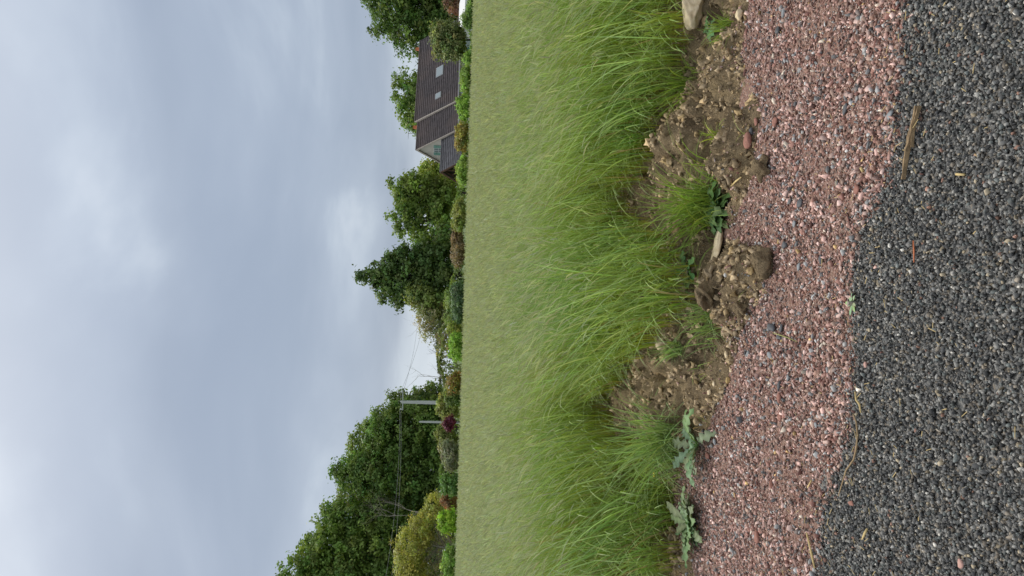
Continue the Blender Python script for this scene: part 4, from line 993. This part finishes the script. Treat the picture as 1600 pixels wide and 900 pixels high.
# window with green shutters in the gable
c = hit(685, 234.5, (0.12, 0, 0), (1, 0, 0))
def gbox(mb, y0, y1, z0, z1, o0, o1): mb.box(0.12 - o1, 0.12 - o0, c[1] + y0, c[1] + y1, c[2] + z0, c[2] + z1)
mb = MB(); gbox(mb, -0.36, 0.36, -0.5, 0.5, -0.01, 0.05); win = mb.build('window', M_white, house)
for y0, y1 in ((-0.31, -0.03), (0.03, 0.31)):
    for z0, z1 in ((-0.45, -0.02), (0.02, 0.45)):
        mb = MB(); gbox(mb, y0, y1, z0, z1, 0.03, 0.056); mb.build('pane', M_glass, win)
for y0, y1 in ((-0.82, -0.40), (0.40, 0.82)):
    mb = MB(); gbox(mb, y0, y1, -0.5, 0.5, 0.012, 0.07); sh = mb.build('shutter', M_shutter, house)
    for q in (-0.3, 0.3):
        mb = MB(); gbox(mb, y0 + 0.02, y1 - 0.02, q - 0.05, q + 0.05, 0.068, 0.095); mb.build('batten', M_shutter, sh)
mb = MB(); gbox(mb, -0.42, 0.42, -0.58, -0.505, 0.0, 0.12); mb.build('sill', M_white, house)
# openings in the long front wall
def front_opening(px, py, w, h_, door=False, shut=True):
    c = hit(px, py, (0, -W_, 0), (0, 1, 0)); z0 = 0.02 if door else c[2] - h_ / 2
    mb = MB(); mb.box(c[0] - w / 2, c[0] + w / 2, -W_ - 0.06, -W_ + 0.05, z0, c[2] + h_ / 2); o = mb.build('door' if door else 'window', M_white, house)
    mb = MB(); mb.box(c[0] - w / 2 + 0.07, c[0] + w / 2 - 0.07, -W_ - 0.075, -W_ - 0.055, z0 + (0.9 if door else 0.07), c[2] + h_ / 2 - 0.07); mb.build('pane', M_glass, o)
    if shut:
        for sg in (-1, 1):
            mb = MB(); xa = c[0] + sg * (w / 2 + 0.05); xb = xa + sg * w * 0.5; mb.box(min(xa, xb), max(xa, xb), -W_ - 0.08, -W_ - 0.012, z0, c[2] + h_ / 2); mb.build('shutter', M_teal, house)
front_opening(731, 90, 0.9, 1.1); front_opening(731, 70, 0.9, 1.6, True, True); front_opening(727, 45, 0.8, 0.9, False, False); front_opening(722, 142, 0.9, 1.0, False, False)

# ------------------------------------------------------------------ open timber carport against the gable
YC = float(hit(692, 219, (0, 0, 0), (1, 0, 0))[1]); apx = hit(689, 266, (0, YC, 0), (0, 1, 0)); XL = float(apx[0]); ZC = float(apx[2])
fe = hit(721.5, 249, (XL, 0, 0), (1, 0, 0)); HC = max(1.6, float(YC - fe[1])); ZCE = float(fe[2])
cp = empty('carport', tuple(wld((XL / 2, YC, 0))), 'open timber carport with grey tiled roof against the gable', 'carport', rz=ang)
x0, x1 = XL / 2, -XL / 2 + 0.02
mb = MB()
for sgn in (-1, 1): slope_courses(mb, x0 - 0.25, x1, sgn * HC, ZCE, ZC, 11, 0.05)
cr_ = mb.build('roof', M_slate, cp)
mb = MB(); mb.tube([(x0 - 0.27, 0, ZC + 0.03), (x1, 0, ZC + 0.03)], 0.11, 8); mb.build('ridge_cap', M_slate, cr_)
mb = MB()
for sgn in (-1, 1): mb.beam((x0 - 0.28, sgn * (HC + 0.02), ZCE - 0.02), (x0 - 0.28, 0, ZC - 0.02), 0.05, 0.2)
mb.build('bargeboard', M_timber, cr_)
for xx in (x0 + 0.05, 0.0, x1 - 0.3):
    hy = HC - 0.2; zb = ZCE + 0.08
    for a, b_, nm in (((xx, -hy, zb), (xx, hy, zb), 'tie_beam'), ((xx, 0, zb), (xx, 0, ZC - 0.15), 'king_post'), ((xx, -0.05, zb + 0.1), (xx, -hy * 0.5, (zb + ZC) / 2 - 0.05), 'strut'), ((xx, 0.05, zb + 0.1), (xx, hy * 0.5, (zb + ZC) / 2 - 0.05), 'strut'),
                      ((xx, -hy, zb - 0.05), (xx, 0, ZC - 0.2), 'rafter'), ((xx, hy, zb - 0.05), (xx, 0, ZC - 0.2), 'rafter')):
        mb = MB(); mb.beam(a, b_, 0.13, 0.15); mb.build(nm, M_timber, cp)
    for sgn in (-1, 1):
        mb = MB(); mb.box(xx - 0.09, xx + 0.09, sgn * hy - 0.09, sgn * hy + 0.09, 0, zb - 0.05); mb.build('post', M_timber, cp)
for sgn in (-1, 1):
    mb = MB(); mb.beam((x0 + 0.05, sgn * (HC - 0.2), ZCE - 0.06), (x1 - 0.3, sgn * (HC - 0.2), ZCE - 0.06), 0.12, 0.14); mb.build('plate', M_timber, cp)

# ------------------------------------------------------------------ small white outbuilding at the right-hand picture border
c0 = P(736, 26, 72); c1 = P(736, -30, 74)
ob = empty('outbuilding', (c0[0], c0[1], HG), 'low white outbuilding with pale sheet roof at the picture border', 'outbuilding', rz=math.atan2(c1[1] - c0[1], c1[0] - c0[0]))
zt = float(P(724, 5, 73)[2] - HG); wd = float(np.hypot(*(c1 - c0)[:2]))
mb = MB(); mb.box(0, 0.12, 0, 3, 0, zt - 0.15); mb.box(wd - 0.12, wd, 0, 3, 0, zt - 0.15); mb.box(0.12, wd - 0.12, 2.88, 3, 0, zt - 0.15); mb.box(0.12, 0.7, 0, 0.12, 0, zt - 0.15); mb.box(1.5, wd - 0.12, 0, 0.12, 0, zt - 0.15); mb.build('wall', M_white, ob)
mb = MB(); mb.hexa([(-0.2, -0.35, zt - 0.32), (wd + 0.2, -0.35, zt - 0.32), (wd + 0.2, 3.3, zt + 0.3), (-0.2, 3.3, zt + 0.3), (-0.2, -0.35, zt - 0.20), (wd + 0.2, -0.35, zt - 0.20), (wd + 0.2, 3.3, zt + 0.42), (-0.2, 3.3, zt + 0.42)]); rf = mb.build('roof', M_white, ob)
mb = MB(); mb.box(-0.2, wd + 0.2, -0.40, -0.352, zt - 0.40, zt - 0.17); mb.build('fascia', M_white, rf)
mb = MB(); mb.box(0.72, 1.48, 0.02, 0.08, 0, zt - 0.4); mb.build('door', M_timber, ob)
# short white marker board near the round bush
g0 = P(692, 768, 63); mk = empty('marker_board', (g0[0], g0[1], GZ), 'small white pointed board behind the round dark green bush', 'board')
mb = MB(); mb.box(-0.03, 0.03, -0.02, 0.02, 0, g0[2] - GZ); mb.build('stake', M_white, mk)
z = g0[2] - GZ; mb = MB(); mb.add([(-0.2, -0.05, z - 0.25), (0.2, -0.05, z - 0.25), (0.2, -0.05, z + 0.05), (0, -0.05, z + 0.35), (-0.2, -0.05, z + 0.05), (-0.2, -0.02, z - 0.25), (0.2, -0.02, z - 0.25), (0.2, -0.02, z + 0.05), (0, -0.02, z + 0.35), (-0.2, -0.02, z + 0.05)],
    [(0, 1, 2, 3, 4), (9, 8, 7, 6, 5), (0, 5, 6, 1), (1, 6, 7, 2), (2, 7, 8, 3), (3, 8, 9, 4), (4, 9, 5, 0)]); mb.build('panel', M_white, mk)

# ------------------------------------------------------------------ weeds on the verge
def lobed_leaf(length, width, lobes, rise, fall, seed, col, tooth=0.5, ns=30, curl=0.15):
    """leaf along +X with a toothed, lobed outline, a raised midrib and an arching blade"""
    rs = random.Random(seed); V = []; Fc = []; C = []
    for i in range(ns + 1):
        t = i / ns; env = math.sin(math.pi * min(1, 0.06 + 0.94 * t) ** 1.15) ** 0.75 * (0.45 + 0.75 * t) if t < 0.999 else 0.0
        ph = (t * lobes) % 1.0; saw = 1 - tooth * (abs(ph - 0.62) / 0.62 if ph < 0.62 else (ph - 0.62) / 0.38)
        w = width * 0.5 * max(0.06 * (1 - t), env * saw) * (1 + rs.uniform(-.12, .12))
        back = -0.10 * width * saw
        x = length * t; z = length * (rise * t - fall * t * t)
        wav = curl * width * math.sin(t * lobes * 6.28 + seed) * 0.5
        V += [(x + back, -w, z + 0.10 * w + wav), (x, 0, z), (x + back, w, z + 0.10 * w - wav)]
        q = 1 + rs.uniform(-.1, .1); C += [tuple(k * q for k in col), tuple(min(1, k * 1.35) for k in col), tuple(k * q for k in col)]
    for i in range(ns):
        a = 3 * i; Fc += [(a, a + 1, a + 4, a + 3), (a + 1, a + 2, a + 5, a + 4)]
    return npmesh('leaf', V, Fc, np.array(C), smooth=True)
def rosette(name, label, cat, px, py, n_, length, width, lobes, col, seed, az0=0, az1=6.283, rise=(0.25, 0.6), fall=(0.2, 0.5), tooth=0.5, lift=0.01, group=None):
    g = G(px, py, 0.02); z = zat(g[0], g[1]); g = G(px, py, z)
    rs = random.Random(seed); root = empty(name, (g[0], g[1], z + lift), label, cat, group)
    for k in range(n_):
        ln = length * rs.uniform(0.7, 1.1) * (0.6 if k > n_ * 0.7 else 1); r_ = rs.uniform(*rise) * (1.6 if k > n_ * 0.7 else 1)
        me = lobed_leaf(ln, width * rs.uniform(0.8, 1.15), lobes, r_, rs.uniform(*fall) + (r_ - 0.35) * 0.6, seed * 50 + k, tuple(c * rs.uniform(0.85, 1.15) for c in col), tooth)
        o = link('leaf', me, M_weed, root); o.rotation_euler = (rs.uniform(-.25, .25), 0, az0 + (az1 - az0) * ((k * 0.618) % 1.0) + rs.uniform(-.12, .12))
    mb = MB(); mb.tube([(0, 0, -lift - 0.02), (0, 0, 0.02)], [0.012, 0.008], 6); mb.build('crown', M_palebark, root)
    return root
BLUEG = (0.155, 0.22, 0.105)
rosette('thistle_rosette', 'flat grey-green thistle rosette with lobed leaves on the red gravel', 'weed', 1085, 818, 34, 0.26, 0.085, 5, BLUEG, 3, tooth=0.38, rise=(0.25, 0.8), fall=(0.10, 0.3))
rosette('sow_thistle', 'jagged blue-green sow thistle leaning out of a grass tuft', 'weed', 1096, 695, 12, 0.32, 0.11, 5, (0.16, 0.24, 0.115), 5, R(20), R(340), (0.5, 1.2), (0.2, 0.6), 0.65)
rosette('dark_leaf_weed', 'dark green leafy weed clump against the red gravel', 'weed', 1128, 330, 24, 0.21, 0.085, 3, (0.11, 0.19, 0.065), 7, 0, 6.283, (0.3, 1.1), (0.2, 0.7), 0.35)
rosette('dark_leaf_weed', 'small dark green weed beside the long limestone rock', 'weed', 1080, 425, 10, 0.17, 0.08, 3, (0.11, 0.20, 0.07), 8, 0, 6.283, (0.4, 1.0), (0.2, 0.6), 0.35)
rosette('seedling', 'little grey-green seedling sprouting where red gravel meets black chippings', 'weed', 1334, 474, 9, 0.05, 0.017, 1, (0.30, 0.40, 0.20), 9, 0, 6.283, (0.2, 0.5), (0.1, 0.3), 0.1, 0.006)
rosette('dark_leaf_weed', 'dark green weed sprig between the two nearest limestone rocks', 'weed', 1112, 44, 9, 0.10, 0.06, 3, (0.13, 0.22, 0.08), 10, 0, 6.283, (0.4, 1.0), (0.2, 0.6), 0.4)
# grass tufts that stand by themselves on the soil
def grass_tuft(label, px, py, n_, h_, col, seed, spread_=0.05, wind=-0.15):
    global rng
    keep = rng; rng = np.random.default_rng(seed)
    g = G(px, py, 0.05); z = zat(g[0], g[1]); g = G(px, py, z); z = zat(g[0], g[1])
    root = empty('grass_tuft', (g[0], g[1], z), label, 'grass tuft', 'grass tufts standing out on the bare soil'); a = Acc()
    base = np.concatenate([rng.normal(0, spread_, (n_, 2)), np.full((n_, 1), -0.02)], 1); hh = h_ * rng.uniform(0.5, 1.1, n_)
    c = jitc(col, n_, .2); stems(a, base, hh, rng.normal(0, 0.30, (n_, 2)) + base[:, :2] * 2.5, 7, rng.uniform(0.004, 0.009, n_), (c * np.array([1.1, 1.0, 0.9]), c, c * 1.25), wind=wind)
    leaves(a, base, hh * 0.8, rng.uniform(0, 6.28, n_), 7, rng.uniform(0.004, 0.009, n_), (c, c, c * 1.2), rng.uniform(0.5, 1.1, n_), rng.uniform(0.3, 1.0, n_))
    tag(link('blades', a.mesh('blades'), M_grass, root), kind='stuff'); rng = keep
TG = (0.22, 0.33, 0.06); TG2 = (0.26, 0.38, 0.13)
grass_tuft('bushy grass tuft rising behind the dark leafy weed clump', 1110, 318, 190, 0.50, TG, 1, 0.10)
grass_tuft('blue-green grass tuft behind the jagged sow thistle', 1050, 690, 230, 0.55, TG2, 2, 0.10, -0.25)
grass_tuft('tiny bright grass tuft alone on the loose soil', 1128, 212, 16, 0.16, (0.36, 0.46, 0.08), 3, 0.012, 0.05)
grass_tuft('short grass tuft near the thistle rosette at the grass edge', 1035, 775, 130, 0.34, TG, 4, 0.09)
grass_tuft('thin grass tuft next to the white chalk lump', 1072, 545, 40, 0.22, TG2, 5, 0.03)
grass_tuft('wispy grass tuft between limestone rocks and soil', 1140, 40, 40, 0.20, TG, 6, 0.04)
grass_tuft('ragged grass tuft at the upper end of the big soil heap', 1062, 130, 90, 0.36, TG, 7, 0.06)
grass_tuft('loose grass tuft below the round brown clod', 1078, 500, 70, 0.30, TG2, 8, 0.06)

# ------------------------------------------------------------------ wood strip, twigs, straws
M_wood = plain('weathered_wood', (0.30, 0.21, 0.115), 0.85, 0.35, 25, 0.4, c2=(0.13, 0.09, 0.05))
M_straw = plain('dry_straw', (0.58, 0.44, 0.20), 0.8, 0.2, 40)
M_twig = plain('dark_twig', (0.10, 0.075, 0.06), 0.85, 0.2, 40)
M_root = plain('dry_root', (0.34, 0.24, 0.13), 0.85, 0.25, 40)
def along(pts, zoff, rad, name, mat, label, cat, group=None, n=6):
    w = []
    for px, py in pts:
        g = G(px, py, 0.01); z = zat(g[0], g[1]); g = G(px, py, z + zoff); w.append(np.array([g[0], g[1], z + zoff]))
    o0 = w[0].copy(); mb = MB(); k = len(w); mb.tube([p - o0 for p in w], [rad * (1 - 0.5 * abs(2 * i / (k - 1) - 0.9)) + rad * 0.2 for i in range(k)], n)
    return tag(mb.build(name, mat, None, o0, smooth=True), label, cat, group)
# split strip of wood: two splinters side by side
a = G(1432, 165, 0.02); b_ = G(1409, 280, 0.02); ws = empty('wood_strip', ((a[0] + b_[0]) / 2, (a[1] + b_[1]) / 2, 0.008), 'split strip of weathered wood lying on the edge of the black chippings', 'wood')
dv = (b_ - a)[:2]; ln = float(np.hypot(*dv)); ws.rotation_euler = (0.12, 0.03, math.atan2(dv[1], dv[0]))
def splinter(x0, x1, y, w, t, seed):
    rs = random.Random(seed); mb = MB(); n_ = 12; prof = []
    for i in range(n_ + 1):
        f = i / n_; x = x0 + (x1 - x0) * f; ww = w * (0.35 + 0.65 * math.sin(math.pi * min(1, f * 1.1 + 0.06)) ** 0.5) * rs.uniform(0.85, 1.1); yc = y + 0.006 * math.sin(f * 5 + seed); zc = 0.004 * math.sin(f * 3.0)
        prof.append([(x, yc - ww / 2, zc), (x, yc + ww / 2, zc), (x, yc + ww * 0.38, zc + t * rs.uniform(0.8, 1.1)), (x, yc - ww * 0.33, zc + t * rs.uniform(0.8, 1.1))])
    V = [p for q in prof for p in q]; Fc = [(0, 1, 2, 3)[::-1], tuple(4 * n_ + k for k in range(4))]
    for i in range(n_):
        for k in range(4): Fc.append((4 * i + k, 4 * i + (k + 1) % 4, 4 * i + 4 + (k + 1) % 4, 4 * i + 4 + k))
    mb.add(V, Fc); return mb.build('splinter', M_wood, ws)
splinter(-ln / 2, ln / 2, 0, 0.020, 0.016, 1); splinter(-ln / 2, ln * 0.05, 0.016, 0.008, 0.012, 2)
along([(1336, 612), (1338, 625), (1343, 632), (1345, 645)], 0.010, 0.0042, 'straw', M_straw, 'curved yellow straw at the upper end of the dry root', 'straw', 'dry straws')
along([(1333, 647), (1338, 660), (1340, 680), (1338, 700), (1334, 718), (1322, 735), (1316, 755), (1310, 775)], 0.009, 0.0035, 'dry_root', M_root, 'long thin dry root winding along the edge of the black chippings', 'root')
along([(1242, 757), (1250, 765), (1262, 775), (1272, 780), (1300, 780)], 0.010, 0.0035, 'twig', M_twig, 'dark bent twig reaching from red gravel to black chippings', 'twig')
along([(1260, 832), (1265, 850), (1269, 870), (1273, 888)], 0.010, 0.005, 'straw', M_straw, 'stout yellow straw near the lower picture border', 'straw', 'dry straws')
along([(1355, 826), (1351, 834), (1347, 843)], 0.014, 0.0045, 'straw', M_straw, 'short yellow straw piece on the black chippings', 'straw', 'dry straws')
along([(1262, 762), (1268, 750)], 0.010, 0.005, 'straw', M_straw, 'short yellow chip next to the dark bent twig', 'straw', 'dry straws')
along([(1427, 376), (1428, 392), (1428, 410)], 0.014, 0.0026, 'twig', M_pot, 'thin rust-coloured stalk on the black chippings', 'twig')
along([(1208, 520), (1220, 524), (1232, 528), (1245, 534)], 0.016, 0.0026, 'grass_straw', plain('green_straw', (0.30, 0.30, 0.10), 0.8), 'limp greenish straw lying over the square-cut slate', 'straw', 'dry straws')
along([(1494, 272), (1507, 273)], 0.016, 0.006, 'wood_chip', M_straw, 'short tan wood chip on the black chippings', 'wood chip')
along([(1345, 262), (1348, 268)], 0.012, 0.008, 'wood_chip', M_straw, 'yellow chip on red gravel between strip and maroon stone', 'wood chip')
along([(1143, 290), (1150, 283), (1158, 277)], 0.02, 0.005, 'straw', M_straw, 'yellow dry blade at the soil border near the dark weeds', 'straw', 'dry straws')
# scattered bits of straw over path and road, too many and small to count
mb = MB(); rs = random.Random(5)
for k in range(420):
    x = rs.uniform(-2.4, 2.4); e_ = float(road_edge(np.array([x]))[0]); y = e_ + rs.gauss(-0.05, 0.30) if rs.random() < 0.75 else e_ + rs.uniform(-1.0, 2.0)
    z = zat(x, y) + 0.010; a_ = rs.uniform(0, 6.28); l_ = rs.uniform(0.008, 0.035); mb.tube([(x, y, z), (x + l_ * math.cos(a_), y + l_ * math.sin(a_), z + rs.uniform(-.002, .006))], 0.0014, 4)
tag(mb.build('straw_bits', M_straw), 'fine bits of dry straw scattered over the gravel', 'straw', kind='stuff')

# ------------------------------------------------------------------ yellow meadow flowers and moss
M_yellow = plain('buttercup', (0.80, 0.60, 0.03), 0.5, 0.1, 40)
M_stalk = plain('flower_stalk', (0.20, 0.26, 0.07), 0.7, 0.1, 40)
def flower(px, py, label, z_up):
    g = G(px, py, z_up + 0.1); z = float(gz(np.array([g[0]]), np.array([g[1]]))[0]); root = empty('buttercup', (g[0], g[1], z), label, 'flower', 'yellow flowers in the grass edge'); hz = g[2] - z
    mb = MB(); mb.tube([(0.02, 0.01, 0), (0.01, 0, hz * 0.5), (0, 0, hz)], [0.002, 0.0018, 0.0014], 5); mb.build('stalk', M_stalk, root)
    for k in range(5):
        a_ = k * 1.2566; mb = MB(); ca, sa = math.cos(a_), math.sin(a_)
        q = [(0.002, 0), (0.010, -0.006), (0.017, -0.004), (0.018, 0.004), (0.010, 0.006)]
        mb.add([(x * ca - y * sa, x * sa + y * ca, hz + 0.4 * x) for x, y in q] + [(x * ca - y * sa, x * sa + y * ca, hz + 0.4 * x + 0.001) for x, y in q], [(4, 3, 2, 1, 0), (5, 6, 7, 8, 9)] + [(i, (i + 1) % 5, (i + 1) % 5 + 5, i + 5) for i in range(5)]); mb.build('petal', M_yellow, root)
for px, py, zu, lb in ((1023, 742, 0.10, 'yellow flower above the thistle rosette'), (1004, 851, 0.1, 'yellow flower at the grass edge near the lower picture border'), (992, 874, 0.12, 'two-step yellow flower nearest the lower picture border'), (983, 882, 0.14, 'yellow flower deepest in the grass near the lower border'), (972, 893, 0.15, 'yellow flower at the very border of the picture'),
                       (1023, 162, 0.12, 'yellow flower in the grass next to the big soil heap'), (1075, 22, 0.10, 'yellow flower touching the largest limestone rock'), (1012, 436, 0.2, 'yellow flower in the grass over the round brown clod')):
    flower(px, py, lb, zu)
# yellowish moss and low stalks beside the rosette
acc2 = Acc(); n = 2600; px_ = rng.normal(1036, 9, n); py_ = rng.uniform(735, 905, n); pts = np.array([G(a, b, 0.04) for a, b in zip(px_, py_)])
pts[:, 2] = soil_h(pts[:, 0], pts[:, 1]); c = jitc((0.42, 0.38, 0.11), n, .25)
leaves(acc2, pts, rng.uniform(0.02, 0.06, n), rng.uniform(0, 6.28, n), 3, rng.uniform(0.004, 0.008, n), (c, c, c), rng.uniform(0.5, 1.2, n), rng.uniform(0.1, 0.5, n))
tag(link('moss', acc2.mesh('moss'), M_grass), 'yellowish moss and low stalks along the grass edge by the rosette', 'moss', kind='stuff')
